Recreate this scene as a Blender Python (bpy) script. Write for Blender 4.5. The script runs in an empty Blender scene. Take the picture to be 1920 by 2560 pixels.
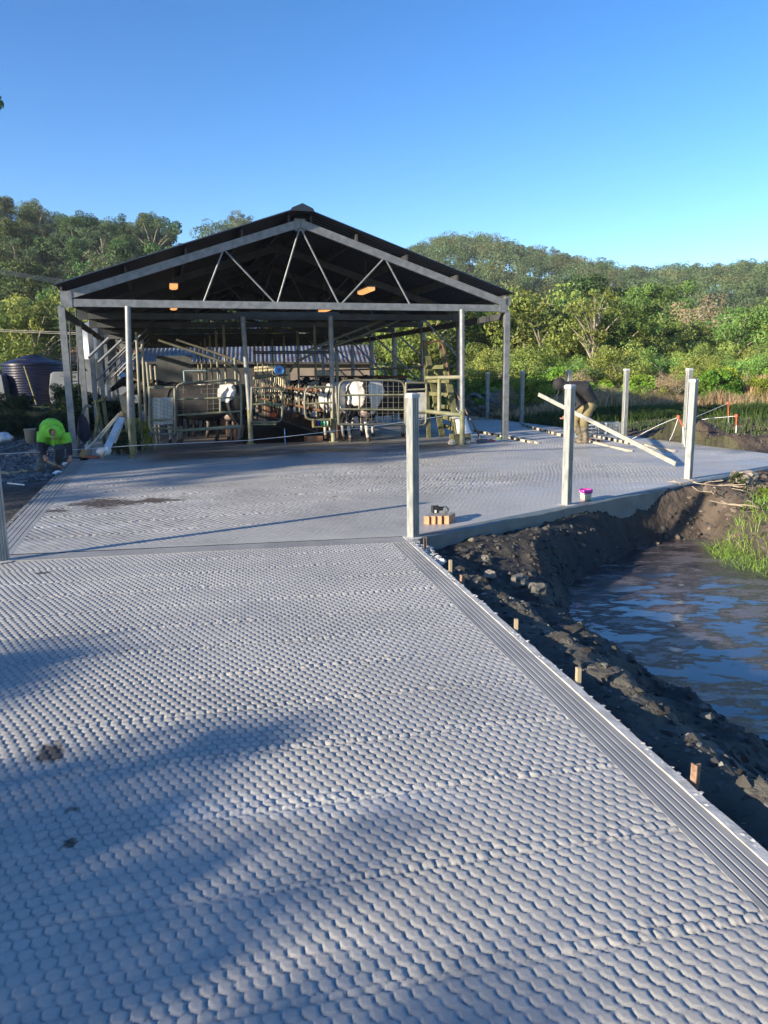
import bpy, bmesh, math, random
import numpy as np
from mathutils import Vector, Matrix
from math import radians, sin, cos, pi, atan, tan, atan2

SC = bpy.context.scene
COL = SC.collection
rng = np.random.default_rng(7)
random.seed(7)

# ------------------------------------------------------------------ camera, sky, sun, exposure
FPX, CXP, CYP, CH = 1880.0, 960.0, 1280.0, 1.6
PITCH = atan(347 / FPX); ROLL = radians(-0.75)
Fv = np.array([0, cos(PITCH), -sin(PITCH)])
_R0 = np.array([1.0, 0, 0]); _U0 = np.array([0, sin(PITCH), cos(PITCH)])
Rv = _R0 * cos(ROLL) + _U0 * sin(ROLL)
Uv = -_R0 * sin(ROLL) + _U0 * cos(ROLL)
CAM = np.array([0, 0, CH])
cd = bpy.data.cameras.new("camera"); cam = bpy.data.objects.new("camera", cd); COL.objects.link(cam)
cd.sensor_fit = 'HORIZONTAL'; cd.sensor_width = 36; cd.lens = FPX / 1920 * 36
cd.clip_start = 0.05; cd.clip_end = 3000
cam.matrix_world = Matrix([[Rv[0], Uv[0], -Fv[0], 0], [Rv[1], Uv[1], -Fv[1], 0], [Rv[2], Uv[2], -Fv[2], CH], [0, 0, 0, 1]])
SC.camera = cam
SC.render.resolution_x = 768; SC.render.resolution_y = 1024

SUN_EL = radians(16.5)
sun_h = np.array([-4.21, -2.96]); sun_h /= np.linalg.norm(sun_h)      # horizontal direction towards the sun
SUN = np.array([sun_h[0] * cos(SUN_EL), sun_h[1] * cos(SUN_EL), sin(SUN_EL)])
w = bpy.data.worlds.new("World"); SC.world = w; w.use_nodes = True
nt = w.node_tree
sky = nt.nodes.new('ShaderNodeTexSky'); sky.sky_type = 'NISHITA'; sky.sun_disc = False
sky.sun_elevation = SUN_EL; sky.sun_rotation = atan2(sun_h[0], sun_h[1])
sky.air_density = 1.0; sky.dust_density = 0.15; sky.ozone_density = 2.5; sky.altitude = 100
bg = nt.nodes['Background']; bg.inputs[1].default_value = 0.075
gm = nt.nodes.new('ShaderNodeGamma'); gm.inputs[1].default_value = 1.27; hs_ = nt.nodes.new('ShaderNodeHueSaturation'); hs_.inputs['Saturation'].default_value = 1.18
nt.links.new(sky.outputs[0], gm.inputs[0]); nt.links.new(gm.outputs[0], hs_.inputs['Color']); tn = nt.nodes.new('ShaderNodeMix'); tn.data_type = 'RGBA'; tn.blend_type = 'MULTIPLY'; tn.inputs[0].default_value = 1; tn.inputs[7].default_value = (.96, .92, 1.01, 1); nt.links.new(hs_.outputs[0], tn.inputs[6]); nt.links.new(tn.outputs[2], bg.inputs[0])
sl = bpy.data.lights.new("sun", 'SUN'); sl.energy = 5.0; sl.angle = radians(0.6); sl.color = (1.0, 0.86, 0.66)
so = bpy.data.objects.new("sun", sl); COL.objects.link(so)
so.rotation_euler = Vector(SUN).to_track_quat('Z', 'Y').to_euler(); so.location = (-30, -20, 20)
SC.view_settings.view_transform = 'Standard'; SC.view_settings.look = 'None'
SC.view_settings.exposure = 1.25; SC.view_settings.gamma = 1.0
SC.cycles.max_bounces = 6; SC.cycles.diffuse_bounces = 3; SC.cycles.transparent_max_bounces = 8

# ------------------------------------------------------------------ photograph pixel -> place
def ray(x, y): return Fv + Rv * (x - CXP) / FPX - Uv * (y - CYP) / FPX
def G(x, y, z=0.0):
    d = ray(x, y); return CAM + d * ((z - CH) / d[2])
def D(x, y, Y):                        # the point seen at (x, y) that lies Y metres in front
    d = ray(x, y); return CAM + d * (Y / d[1])
O = G(187, 1150); UV_u = G(1262, 1105) - O; W = np.linalg.norm(UV_u); UV_u /= W
UV_v = np.array([-UV_u[1], UV_u[0], 0.0])
def S(a, b, z=0.0): return O + UV_u * a + UV_v * b + np.array([0, 0, z])
def SP(x, y, v):                       # the point seen at (x, y) on the shed's cross plane v
    d = ray(x, y); return CAM + d * (((O - CAM) @ UV_v + v) / (d @ UV_v))
def uvof(x, y): return (x - O[0]) * UV_u[0] + (y - O[1]) * UV_u[1], (x - O[0]) * UV_v[0] + (y - O[1]) * UV_v[1]
SHROT = atan2(UV_u[1], UV_u[0])

# ------------------------------------------------------------------ noise (numpy)
def _hash(ix, iy, s):
    n = (ix.astype(np.int64) * 374761393 + iy.astype(np.int64) * 668265263 + s * 1442695041) & 0xffffffff
    n = ((n ^ (n >> 13)) * 1274126177) & 0xffffffff
    return ((n ^ (n >> 16)) & 0xffff) / 65535.0
def vnoise(x, y, s=0):
    ix = np.floor(x); iy = np.floor(y); fx = x - ix; fy = y - iy
    fx = fx * fx * (3 - 2 * fx); fy = fy * fy * (3 - 2 * fy)
    a = _hash(ix, iy, s); b = _hash(ix + 1, iy, s); c = _hash(ix, iy + 1, s); d = _hash(ix + 1, iy + 1, s)
    return (a * (1 - fx) + b * fx) * (1 - fy) + (c * (1 - fx) + d * fx) * fy
def fbm(x, y, sc, o=4, s=0, g=0.5):
    r = 0; a = 1; t = 0
    for k in range(o):
        r = r + a * (vnoise(x * sc * 2 ** k, y * sc * 2 ** k, s + k * 17) - 0.5); t += a; a *= g
    return r / t * 2
def sstep(a, b, x):
    t = np.clip((x - a) / (b - a), 0, 1); return t * t * (3 - 2 * t)

# ------------------------------------------------------------------ materials
MATS = {}
def mat(name, c1, c2=None, rough=0.7, metal=0.0, vs=6.0, bump=0.0, bs=40.0, spec=0.5, attr=None, trans=0.0, emit=None, es=1.0, objrand=0.0, detail=4, stretch=None):
    if name in MATS: return MATS[name]
    m = bpy.data.materials.new(name); m.use_nodes = True; N = m.node_tree.nodes; L = m.node_tree.links
    b = N['Principled BSDF']; b.inputs['Roughness'].default_value = rough; b.inputs['Metallic'].default_value = metal
    b.inputs['Specular IOR Level'].default_value = spec
    tc = N.new('ShaderNodeTexCoord'); vec = tc.outputs['Object']
    if stretch:
        mp = N.new('ShaderNodeMapping'); mp.inputs['Scale'].default_value = stretch; L.new(vec, mp.inputs[0]); vec = mp.outputs[0]
    if c2 is None: c2 = tuple(x * 0.72 for x in c1)
    nz = N.new('ShaderNodeTexNoise'); nz.inputs['Scale'].default_value = vs; nz.inputs['Detail'].default_value = detail; L.new(vec, nz.inputs[0])
    rp = N.new('ShaderNodeMapRange'); rp.inputs[1].default_value = 0.35; rp.inputs[2].default_value = 0.65; L.new(nz.outputs[0], rp.inputs[0])
    mx = N.new('ShaderNodeMix'); mx.data_type = 'RGBA'; mx.inputs[6].default_value = (*c1, 1); mx.inputs[7].default_value = (*c2, 1)
    L.new(rp.outputs[0], mx.inputs[0]); col = mx.outputs[2]
    if attr:
        at = N.new('ShaderNodeAttribute'); at.attribute_name = attr
        ml = N.new('ShaderNodeMix'); ml.data_type = 'RGBA'; ml.blend_type = 'MULTIPLY'; ml.inputs[0].default_value = 1
        L.new(col, ml.inputs[6]); L.new(at.outputs['Color'], ml.inputs[7]); col = ml.outputs[2]
    if objrand:
        oi = N.new('ShaderNodeObjectInfo'); hs = N.new('ShaderNodeHueSaturation')
        r1 = N.new('ShaderNodeMapRange'); r1.inputs[3].default_value = 0.5 - objrand * 0.06; r1.inputs[4].default_value = 0.5 + objrand * 0.06
        r2 = N.new('ShaderNodeMapRange'); r2.inputs[3].default_value = 1 + objrand * 0.55; r2.inputs[4].default_value = 1 - objrand * 0.4
        mt = N.new('ShaderNodeMath'); mt.operation = 'FRACT'; m3 = N.new('ShaderNodeMath'); m3.operation = 'MULTIPLY'; m3.inputs[1].default_value = 7.13
        L.new(oi.outputs['Random'], r1.inputs[0]); L.new(oi.outputs['Random'], m3.inputs[0]); L.new(m3.outputs[0], mt.inputs[0]); L.new(mt.outputs[0], r2.inputs[0])
        L.new(r1.outputs[0], hs.inputs['Hue']); L.new(r2.outputs[0], hs.inputs['Value']); L.new(col, hs.inputs['Color']); col = hs.outputs[0]
    L.new(col, b.inputs['Base Color'])
    if bump:
        n2 = N.new('ShaderNodeTexNoise'); n2.inputs['Scale'].default_value = bs; n2.inputs['Detail'].default_value = 5; L.new(vec, n2.inputs[0])
        bp = N.new('ShaderNodeBump'); bp.inputs['Strength'].default_value = 1.0; bp.inputs['Distance'].default_value = bump
        L.new(n2.outputs[0], bp.inputs['Height']); L.new(bp.outputs[0], b.inputs['Normal'])
    if trans:
        tr = N.new('ShaderNodeBsdfTranslucent'); ms = N.new('ShaderNodeMixShader'); ms.inputs[0].default_value = trans
        L.new(col, tr.inputs[0]); L.new(b.outputs[0], ms.inputs[1]); L.new(tr.outputs[0], ms.inputs[2]); L.new(ms.outputs[0], N['Material Output'].inputs[0])
    if emit:
        b.inputs['Emission Color'].default_value = (*emit, 1); b.inputs['Emission Strength'].default_value = es
    MATS[name] = m; return m

GALV = mat('galvanised_steel', (0.24, 0.25, 0.255), (0.16, 0.17, 0.18), 0.45, 0.35, 9, 0.001, 60)
GALVN = mat('new_galvanised_steel', (0.38, 0.385, 0.36), (0.22, 0.245, 0.25), 0.42, 0.3, 22, 0.001, 50, stretch=(1, 1, 0.25))
OLDST = mat('old_algae_stained_pipe', (0.30, 0.28, 0.20), (0.17, 0.18, 0.08), 0.6, 0.1, 5, 0.001, 60)
SHADEGALV = mat('shade_toned_galvanised_steel', (0.075, 0.08, 0.085), (0.045, 0.05, 0.055), 0.6, 0.3, 3)  # galvanised steel under the roof, with the interior shade put into its colour
PIPE = mat('weathered_pipe', (0.21, 0.20, 0.165), (0.15, 0.15, 0.10), 0.5, 0.2, 6, 0.001, 60)
RUST = mat('rusty_orange_steel', (0.20, 0.10, 0.06), (0.10, 0.05, 0.03), 0.7, 0.1, 12, 0.002, 60)
ROOFD = mat('dark_roof_sheet', (0.022, 0.03, 0.045), (0.018, 0.022, 0.034), 0.45, 0.2, 2)
CONC = None
WHITEP = mat('white_paint', (0.72, 0.73, 0.72), (0.55, 0.56, 0.55), 0.5, 0, 4)
GREYPNL = mat('grey_sheet_panel', (0.50, 0.49, 0.45), (0.38, 0.37, 0.33), 0.5, 0, 5)
TIMBER = mat('weathered_timber', (0.42, 0.34, 0.22), (0.26, 0.21, 0.13), 0.8, 0, 10, 0.002, 40, stretch=(1, 1, 0.2))
TIMBERG = mat('mossy_timber', (0.16, 0.15, 0.07), (0.07, 0.08, 0.03), 0.85, 0, 7, 0.003, 40)
PALETIM = mat('pale_concrete_stained_timber', (0.52, 0.47, 0.37), (0.36, 0.33, 0.27), 0.8, 0, 8, 0.002, 50)
SMOOTHC = mat('smooth_wet_concrete', (0.14, 0.17, 0.17), (0.10, 0.12, 0.125), 0.55, 0, 5, 0.001, 60)
PALEC = mat('pale_mortar', (0.50, 0.50, 0.48), (0.34, 0.34, 0.33), 0.85, 0, 14, 0.004, 60)
BLACKP = mat('black_plastic', (0.02, 0.02, 0.022), (0.03, 0.03, 0.03), 0.5)
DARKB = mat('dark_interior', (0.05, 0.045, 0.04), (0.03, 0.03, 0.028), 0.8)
BRICKO = mat('orange_clay_brick', (0.50, 0.26, 0.14), (0.36, 0.18, 0.10), 0.8, 0, 20, 0.001, 90)
BLUEP = mat('blue_plastic', (0.10, 0.32, 0.70), (0.08, 0.27, 0.62), 0.4)
TANKB = mat('navy_tank_plastic', (0.009, 0.010, 0.035), (0.006, 0.008, 0.025), 0.35)
REDP = mat('red_plastic', (0.75, 0.10, 0.05), (0.6, 0.08, 0.04), 0.5)
PURPLE = mat('purple_plastic', (0.42, 0.03, 0.30), (0.35, 0.02, 0.25), 0.4)
ROCK = mat('pale_brown_rock', (0.34, 0.29, 0.23), (0.2, 0.17, 0.14), 0.9, 0, 8, 0.01, 20)
ROCKD = mat('dark_mud_clod', (0.09, 0.08, 0.07), (0.05, 0.045, 0.04), 0.85, 0, 10, 0.01, 20)
CLOTHW = mat('white_woven_plastic', (0.75, 0.78, 0.82), (0.62, 0.65, 0.70), 0.7, 0, 8, 0.01, 14)
TAPE = mat('white_tape', (0.8, 0.8, 0.8), (0.7, 0.7, 0.7), 0.6)

# ------------------------------------------------------------------ object helpers
WL = {}
def tag(o, label=None, cat=None, group=None, kind=None):
    if label: o['label'] = label
    if cat: o['category'] = cat
    if group: o['group'] = group
    if kind: o['kind'] = kind
    return o
def thing(name, label, cat, loc=(0, 0, 0), group=None):
    o = bpy.data.objects.new(name, None); COL.objects.link(o); o.location = Vector(loc); o.empty_display_size = 0.2
    WL[o.name] = np.array(loc, float); return tag(o, label, cat, group)
def link_mesh(name, me, mats, parent=None, loc=None):
    o = bpy.data.objects.new(name, me); COL.objects.link(o)
    for m in (mats if isinstance(mats, (list, tuple)) else [mats]): me.materials.append(m)
    if parent is not None:
        o.parent = parent; off = WL[parent.name]; WL[o.name] = off.copy()
    return o
def np_mesh(name, V, Fq, mats=None, parent=None, attrs=None, smooth=True, origin=None):
    """V (n,3) world verts, Fq (m,3 or 4) faces; attrs {name:(n,3)} point colours"""
    V = np.asarray(V, np.float32); Fq = np.asarray(Fq, np.int32); k = Fq.shape[1]
    if parent is not None: off = WL[parent.name]
    elif origin is not None: off = np.array(origin, float)
    else: off = np.array([(V[:, 0].min() + V[:, 0].max()) / 2, (V[:, 1].min() + V[:, 1].max()) / 2, V[:, 2].min()])
    V = (V - off).astype(np.float32)
    me = bpy.data.meshes.new(name); me.vertices.add(len(V)); me.vertices.foreach_set('co', V.ravel())
    me.loops.add(Fq.size); me.loops.foreach_set('vertex_index', Fq.ravel())
    me.polygons.add(len(Fq)); me.polygons.foreach_set('loop_start', np.arange(0, Fq.size, k, dtype=np.int32))
    me.polygons.foreach_set('use_smooth', np.full(len(Fq), smooth))
    me.update(calc_edges=True)
    for an, a in (attrs or {}).items():
        at = me.color_attributes.new(an, 'FLOAT_COLOR', 'POINT'); c = np.ones((len(V), 4), np.float32); c[:, :a.shape[1]] = a; at.data.foreach_set('color', c.ravel())
    o = link_mesh(name, me, mats or [], parent)
    if parent is None: o.location = Vector(off); WL[o.name] = off
    return o

class MB:
    def __init__(s): s.v = []; s.f = []; s.mi = []; s.m = 0; s.sm = []
    def add(s, vs, fs, smooth=False):
        n = len(s.v); s.v += [tuple(float(c) for c in p) for p in vs]
        for f in fs: s.f.append(tuple(n + i for i in f)); s.mi.append(s.m); s.sm.append(smooth)
        return s
    def box(s, c, size, rz=0.0, tilt=None):
        c = np.array(c, float); x, y, z = [d / 2 for d in size]; R = Matrix.Rotation(rz, 3, 'Z')
        if tilt is not None: R = R @ tilt
        P = [np.array(R @ Vector((a * x, b * y, d * z))) + c for a, b, d in [(-1, -1, -1), (1, -1, -1), (1, 1, -1), (-1, 1, -1), (-1, -1, 1), (1, -1, 1), (1, 1, 1), (-1, 1, 1)]]
        return s.add(P, [(0, 3, 2, 1), (4, 5, 6, 7), (0, 1, 5, 4), (1, 2, 6, 5), (2, 3, 7, 6), (3, 0, 4, 7)])
    def bar(s, p0, p1, w, h, up=(0, 0, 1)):
        p0 = np.array(p0, float); p1 = np.array(p1, float); d = p1 - p0; d /= np.linalg.norm(d)
        up = np.array(up, float)
        if abs(d @ up) > 0.98: up = np.array([UV_u[0], UV_u[1], 0.0])
        a = np.cross(d, up); a /= np.linalg.norm(a); b = np.cross(a, d)
        P = [q + a * i * w / 2 + b * j * h / 2 for q in (p0, p1) for i, j in ((-1, -1), (1, -1), (1, 1), (-1, 1))]
        return s.add(P, [(0, 1, 2, 3), (7, 6, 5, 4), (0, 4, 5, 1), (1, 5, 6, 2), (2, 6, 7, 3), (3, 7, 4, 0)])
    def tube(s, pts, r, n=8, cap=True):
        pts = [np.array(p, float) for p in pts]; rs = r if isinstance(r, (list, tuple)) else [r] * len(pts)
        rings = []; prev = None
        for i, p in enumerate(pts):
            d = (pts[min(i + 1, len(pts) - 1)] - pts[max(i - 1, 0)]); d = d / (np.linalg.norm(d) + 1e-9)
            if prev is None:
                a = np.cross(d, (0, 0, 1)) if abs(d[2]) < 0.95 else np.cross(d, (1, 0, 0))
            else: a = prev - d * (prev @ d)
            a = a / (np.linalg.norm(a) + 1e-9); prev = a; b = np.cross(d, a)
            rings.append([p + rs[i] * (a * cos(t) + b * sin(t)) for t in [2 * pi * k / n for k in range(n)]])
        V = [q for rg in rings for q in rg]; F = []
        for i in range(len(pts) - 1):
            for k in range(n): F.append((i * n + k, i * n + (k + 1) % n, (i + 1) * n + (k + 1) % n, (i + 1) * n + k))
        s.add(V, F, True)
        if cap: s.add(rings[0], [tuple(reversed(range(n)))]); s.add(rings[-1], [tuple(range(n))])
        return s
    def lathe(s, c, prof, n=24, smooth=True):
        c = np.array(c, float); V = []; F = []
        for r, z in prof:
            for k in range(n): V.append(c + np.array([r * cos(2 * pi * k / n), r * sin(2 * pi * k / n), z]))
        for i in range(len(prof) - 1):
            for k in range(n): F.append((i * n + k, i * n + (k + 1) % n, (i + 1) * n + (k + 1) % n, (i + 1) * n + k))
        return s.add(V, F, smooth)
    def poly(s, pts, thick=None, nrm=None):
        pts = [np.array(p, float) for p in pts]; n = len(pts)
        if thick is None: return s.add(pts, [tuple(range(n))])
        if nrm is None:
            nrm = np.cross(pts[1] - pts[0], pts[2] - pts[0]); nrm /= np.linalg.norm(nrm)
        q = [p + np.array(nrm) * thick for p in pts]
        return s.add(pts + q, [tuple(reversed(range(n))), tuple(range(n, 2 * n))] + [(i, (i + 1) % n, n + (i + 1) % n, n + i) for i in range(n)])
    def blob(s, c, size, seed=0, rough=0.25, sub=2, rz=0.0):
        bm = bmesh.new(); bmesh.ops.create_icosphere(bm, subdivisions=sub, radius=1.0); rr = random.Random(seed)
        ph = [rr.uniform(0, 6) for _ in range(6)]
        V = []
        for v in bm.verts:
            p = v.co; k = 1 + rough * (sin(p.x * 2.7 + ph[0]) * cos(p.y * 3.1 + ph[1]) + 0.5 * sin(p.z * 5 + ph[2]) + 0.4 * rr.uniform(-1, 1))
            q = Vector((p.x * k * size[0], p.y * k * size[1], p.z * k * size[2])); q.rotate(Matrix.Rotation(rz, 3, 'Z')); V.append(np.array(q) + np.array(c))
        F = [tuple(v.index for v in f.verts) for f in bm.faces]; bm.free(); return s.add(V, F, False)
    def build(s, name, mats, parent=None, origin=None, smooth=None):
        V = np.array(s.v); off = WL[parent.name] if parent is not None else (np.array(origin, float) if origin is not None else np.array([(V[:, 0].min() + V[:, 0].max()) / 2, (V[:, 1].min() + V[:, 1].max()) / 2, V[:, 2].min()]))
        me = bpy.data.meshes.new(name); me.from_pydata([tuple(p - off) for p in V], [], s.f)
        me.polygons.foreach_set('material_index', s.mi); me.polygons.foreach_set('use_smooth', s.sm if smooth is None else [smooth] * len(s.f)); me.update()
        o = link_mesh(name, me, mats, parent)
        if parent is None: o.location = Vector(off); WL[o.name] = off
        return o
def copy_tree(o, parent=None):
    c = o.copy(); COL.objects.link(c); c.parent = parent
    for ch in list(o.children): copy_tree(ch, c)
    return c
def chaikin(P, it=2, closed=False):
    P = [np.array(p, float) for p in P]
    for _ in range(it):
        Q = [] if closed else [P[0]]
        m = len(P) if closed else len(P) - 1
        for i in range(m):
            a, b = P[i], P[(i + 1) % len(P)]; Q += [a * .75 + b * .25, a * .25 + b * .75]
        if not closed: Q.append(P[-1])
        P = Q
    return P
def in_poly(X, Y, P):
    r = np.zeros(X.shape, bool); n = len(P)
    for i in range(n):
        x0, y0 = P[i][:2]; x1, y1 = P[(i + 1) % n][:2]
        if y0 == y1: continue
        c = ((y0 > Y) != (y1 > Y)) & (X < (x1 - x0) * (Y - y0) / (y1 - y0) + x0); r ^= c
    return r
def dist_line(X, Y, P):
    d = np.full(X.shape, 1e9)
    for a, b in zip(P[:-1], P[1:]):
        ax, ay = a[:2]; bx, by = b[:2]; L2 = (bx - ax) ** 2 + (by - ay) ** 2
        t = np.clip(((X - ax) * (bx - ax) + (Y - ay) * (by - ay)) / L2, 0, 1)
        d = np.minimum(d, np.hypot(X - ax - t * (bx - ax), Y - ay - t * (by - ay)))
    return d
def grid_faces(nu, nv):
    i = np.arange((nu - 1) * (nv - 1)); a = (i // (nv - 1)) * nv + i % (nv - 1)
    return np.stack([a, a + nv, a + nv + 1, a + 1], 1)

# ------------------------------------------------------------------ ground
RE0 = G(1920, 2135); RE1 = G(1018, 1342)          # outer edge of the near slab
rdir = (RE1 - RE0); rdir /= np.linalg.norm(rdir); rper = np.array([rdir[1], -rdir[0], 0])   # rper points right, off the slab
REn = RE0 - rdir * 1.9
KE0 = S(3.97, -9.02); KE1 = S(12.72, -5.3); kdir = KE1 - KE0; kdir /= np.linalg.norm(kdir); kper = np.array([kdir[1], -kdir[0], 0])
POND_Z = -0.62
pond_px = [(1432, 1475), (1470, 1432), (1530, 1410), (1600, 1372), (1680, 1352), (1760, 1345), (1850, 1385), (1960, 1420), (2300, 1500), (2500, 2100), (2050, 1960), (1920, 1868), (1830, 1800), (1740, 1760), (1640, 1690), (1560, 1645), (1490, 1600), (1450, 1560)]
POND = [G(x, y, POND_Z) for x, y in pond_px]
RIDGE = [G(x, y, -0.10) for x, y in [(1130, 1440), (1230, 1475), (1300, 1530), (1380, 1580), (1470, 1640), (1560, 1720), (1660, 1790), (1790, 1880), (1920, 1990), (2150, 2200)]]
RIDGE2 = [G(x, y, -0.3) for x, y in [(1360, 1560), (1430, 1590), (1500, 1650), (1560, 1690)]]
YARD = [S(0, -8.48), S(3.97, -9.02), S(12.72, -5.3), S(12.72, 22), S(0, 22)]
RAMP = [REn, RE1, S(0.0, -8.4), np.array([-2.7, 0.2, 0])]
HILLR = [(-3, .05), (-0.6, .14), (-.5, .135), (-.44, .128), (-.38, .115), (-.33, .112), (-.24, .125), (-.18, .122), (-.1, .10), (-.02, .09), (.03, .100), (.1, .118), (.16, .108), (.22, .094), (.28, .082), (.34, .071), (.42, .076), (.52, .082), (.8, .07), (3, .05)]
def terrain(X, Y):
    X = np.asarray(X, float); Y = np.asarray(Y, float)
    z = -0.07 + 0.03 * fbm(X, Y, 0.7, 3, 3)
    u, v = uvof(X, Y)
    # left bank behind the gravel, rising under the shrubs
    lb = sstep(0.6, 2.2, -u) * sstep(6.8, 10.5, v) * sstep(40, 18, v)
    z = z + 0.38 * lb + 0.1 * fbm(X, Y, 0.9, 3, 5) * lb
    # right of the near slab
    d = (X - RE1[0]) * rper[0] + (Y - RE1[1]) * rper[1]
    e = (X - KE0[0]) * kper[0] + (Y - KE0[1]) * kper[1]
    along = (X - KE0[0]) * kdir[0] + (Y - KE0[1]) * kdir[1]
    right = sstep(-0.25, -0.08, d) * sstep(-0.25, -0.08, e)
    sm = np.minimum(d, e)
    base = -0.125 - 0.15 * sstep(0.12, .5, d) * sstep(1.6, .9, d) * sstep(.2, 1.3, e) - 0.16 * sstep(0.5, 1.5, sm) * sstep(9.5, 4.5, along) + 0.04 * sstep(3, 8, along)
    
    rd = dist_line(X, Y, RIDGE); gr = np.exp(-(rd / 0.19) ** 2) * np.clip(0.85 + 0.7 * fbm(X, Y, 2.2, 2, 9), 0, 1); base = base * (1 - gr) - 0.07 * gr
    rd2 = dist_line(X, Y, RIDGE2); base = base + 0.10 * np.exp(-(rd2 / 0.13) ** 2)
    base = base + 0.075 * fbm(X, Y, 3.0, 5, 21, 0.68) + 0.06 * np.abs(fbm(X, Y, 9.0, 3, 31)) + 0.05 * sstep(1, 4, along) * fbm(X, Y, 1.6, 3, 41)
    # heap near the yard's right-hand corner
    h1 = G(1860, 1235); base = base + 0.12 * np.exp(-(((X - h1[0]) / 1.6) ** 2 + ((Y - h1[1]) / 1.2) ** 2))
    pd = dist_line(X, Y, POND + [POND[0]]); inp = in_poly(X, Y, POND)
    sd = np.where(inp, -pd, pd)
    base = np.where(sd < 0.45, base * sstep(-0.05, 0.45, sd) + (POND_Z - 0.05) * (1 - sstep(-0.05, 0.45, sd)), base)
    base = base + np.where((sd < 0.2) & (sd > -0.4), 0.03 * fbm(X, Y, 2.5, 3, 77), 0)
    z = z * (1 - right) + base * right
    # earth heaps beyond the yard on the right
    for (px, py, hh, rx, ry) in ((1700, 1114, .42, .8, .6), (1640, 1108, .30, .8, .5), (1790, 1125, .20, .5, .5), (2060, 1108, .95, 1.2, 1.0), (1600, 1092, .18, .9, .5), (1870, 1126, .22, .5, .4), (1940, 1122, .25, .6, .5)):
        q = G(px, py); q = q + UV_v * 0.5 + UV_u * (0.9 * rx)
        g = np.exp(-(((X - q[0]) / rx) ** 2 + ((Y - q[1]) / ry) ** 2)); z = z + hh * g * (1 + 0.5 * fbm(X, Y, 1.7, 5, 51, .7) + .25 * np.abs(fbm(X, Y, 6, 3, 53)))
    # grassed bank beyond the far posts
    z = z + 0.25 * sstep(13.0, 15.5, u) * sstep(30, 8, v) * sstep(-7, 2, v)
    # under the slabs
    iny = in_poly(X, Y, YARD) | in_poly(X, Y, RAMP)
    z = np.where(iny, -0.3, z)
    # hills
    az = X / np.maximum(Y, 1); T = np.interp(az, [a for a, _ in HILLR], [b for _, b in HILLR])
    left = sstep(-0.12, -0.28, az)
    yr = 265 * (1 - left) + 135 * left; ys = 95 * (1 - left) + 48 * left
    hz = T * yr * sstep(0, 1, np.clip((Y - ys) / (yr - ys), 0, 1)) * np.where(Y > 5, 1, 0)
    lg = 0.10 * np.maximum(Y - 34, 0) * sstep(34, 60, Y) * (Y < 400)
    z = z + hz + 0.25 * lg * (T > 0)
    return z
def axis(lo, d0, d1, hi, step, grow=1.12):
    c = list(np.arange(d0, d1, step)); s = step; x = c[-1]
    while x < hi: s *= grow; x += s; c.append(x)
    s = step; x = c[0]
    while x > lo: s *= grow; x -= s; c.insert(0, x)
    return np.array(c)
gx = axis(-700, -7.5, 11.0, 700, 0.055); gy = axis(-60, 1.3, 19.0, 900, 0.055)
GX, GY = np.meshgrid(gx, gy, indexing='ij'); GZ = terrain(GX, GY)
def ground_color(X, Y, Z):
    u, v = uvof(X, Y); c = np.zeros(X.shape + (3,))
    grav = np.array([.085, .09, .095]); mud = np.array([.042, .04, .038]); brown = np.array([.10, .075, .055]); grass = np.array([.05, .075, .02]); litter = np.array([.06, .06, .03])
    c[:] = grass
    def mixin(m, col):
        nonlocal c; c = c * (1 - m[..., None]) + np.array(col) * m[..., None]
    mixin(sstep(40, 50, Y), litter)
    left = sstep(0.3, -0.1, u) * sstep(8.5, 7, v)
    mixin(left, grav); mixin(left * sstep(-2.5, -3.5, v), mud * 1.1)
    e = (X - KE0[0]) * kper[0] + (Y - KE0[1]) * kper[1]; d = (X - RE1[0]) * rper[0] + (Y - RE1[1]) * rper[1]
    along = (X - KE0[0]) * kdir[0] + (Y - KE0[1]) * kdir[1]
    right = sstep(-0.1, 0.1, e) * sstep(-.1, .1, d)
    mixin(right, mud); mixin(right * sstep(2.5, 6.5, along + fbm(X, Y, .8, 3, 61)) * 0.9, brown * 1.15)
    rd = dist_line(X, Y, RIDGE); mixin(right * np.exp(-(rd / .25) ** 2) * .7, [.12, .115, .09])
    mixin(right * sstep(0.1, 0.5, fbm(X, Y, 2.0, 3, 71)) * .3, [.12, .10, .08])
    far = sstep(12.6, 12.9, u) * sstep(14.6, 13.6, u + .6 * fbm(X, Y, .6, 3, 81)) * sstep(3.5, 1.5, v); mixin(far, brown)
    far2 = sstep(12.6, 12.9, u) * sstep(22, 17, u) * sstep(-1.5, -3, v); mixin(far2 * sstep(9, 12, X / np.maximum(Y, 1) * 22), brown)
    iny = in_poly(X, Y, YARD); mixin(iny * 1.0, mud)
    n = 1 + 0.45 * fbm(X, Y, 1.2, 4, 91) + .3 * fbm(X, Y, 9, 3, 95)
    return c * n[..., None]
gc = ground_color(GX, GY, GZ)
GROUND = mat('ground_soil', (1.0, 1.0, 1.0), (0.72, 0.72, 0.72), 0.85, 0, 3, 0.05, 9, spec=0.3, attr='gcol')
o = np_mesh('ground', np.stack([GX, GY, GZ], -1).reshape(-1, 3), grid_faces(*GX.shape), [GROUND], attrs={'gcol': np.clip(gc, 0.005, 1).reshape(-1, 3)}, origin=(0, 0, 0))
tag(o, kind='structure')

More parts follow.
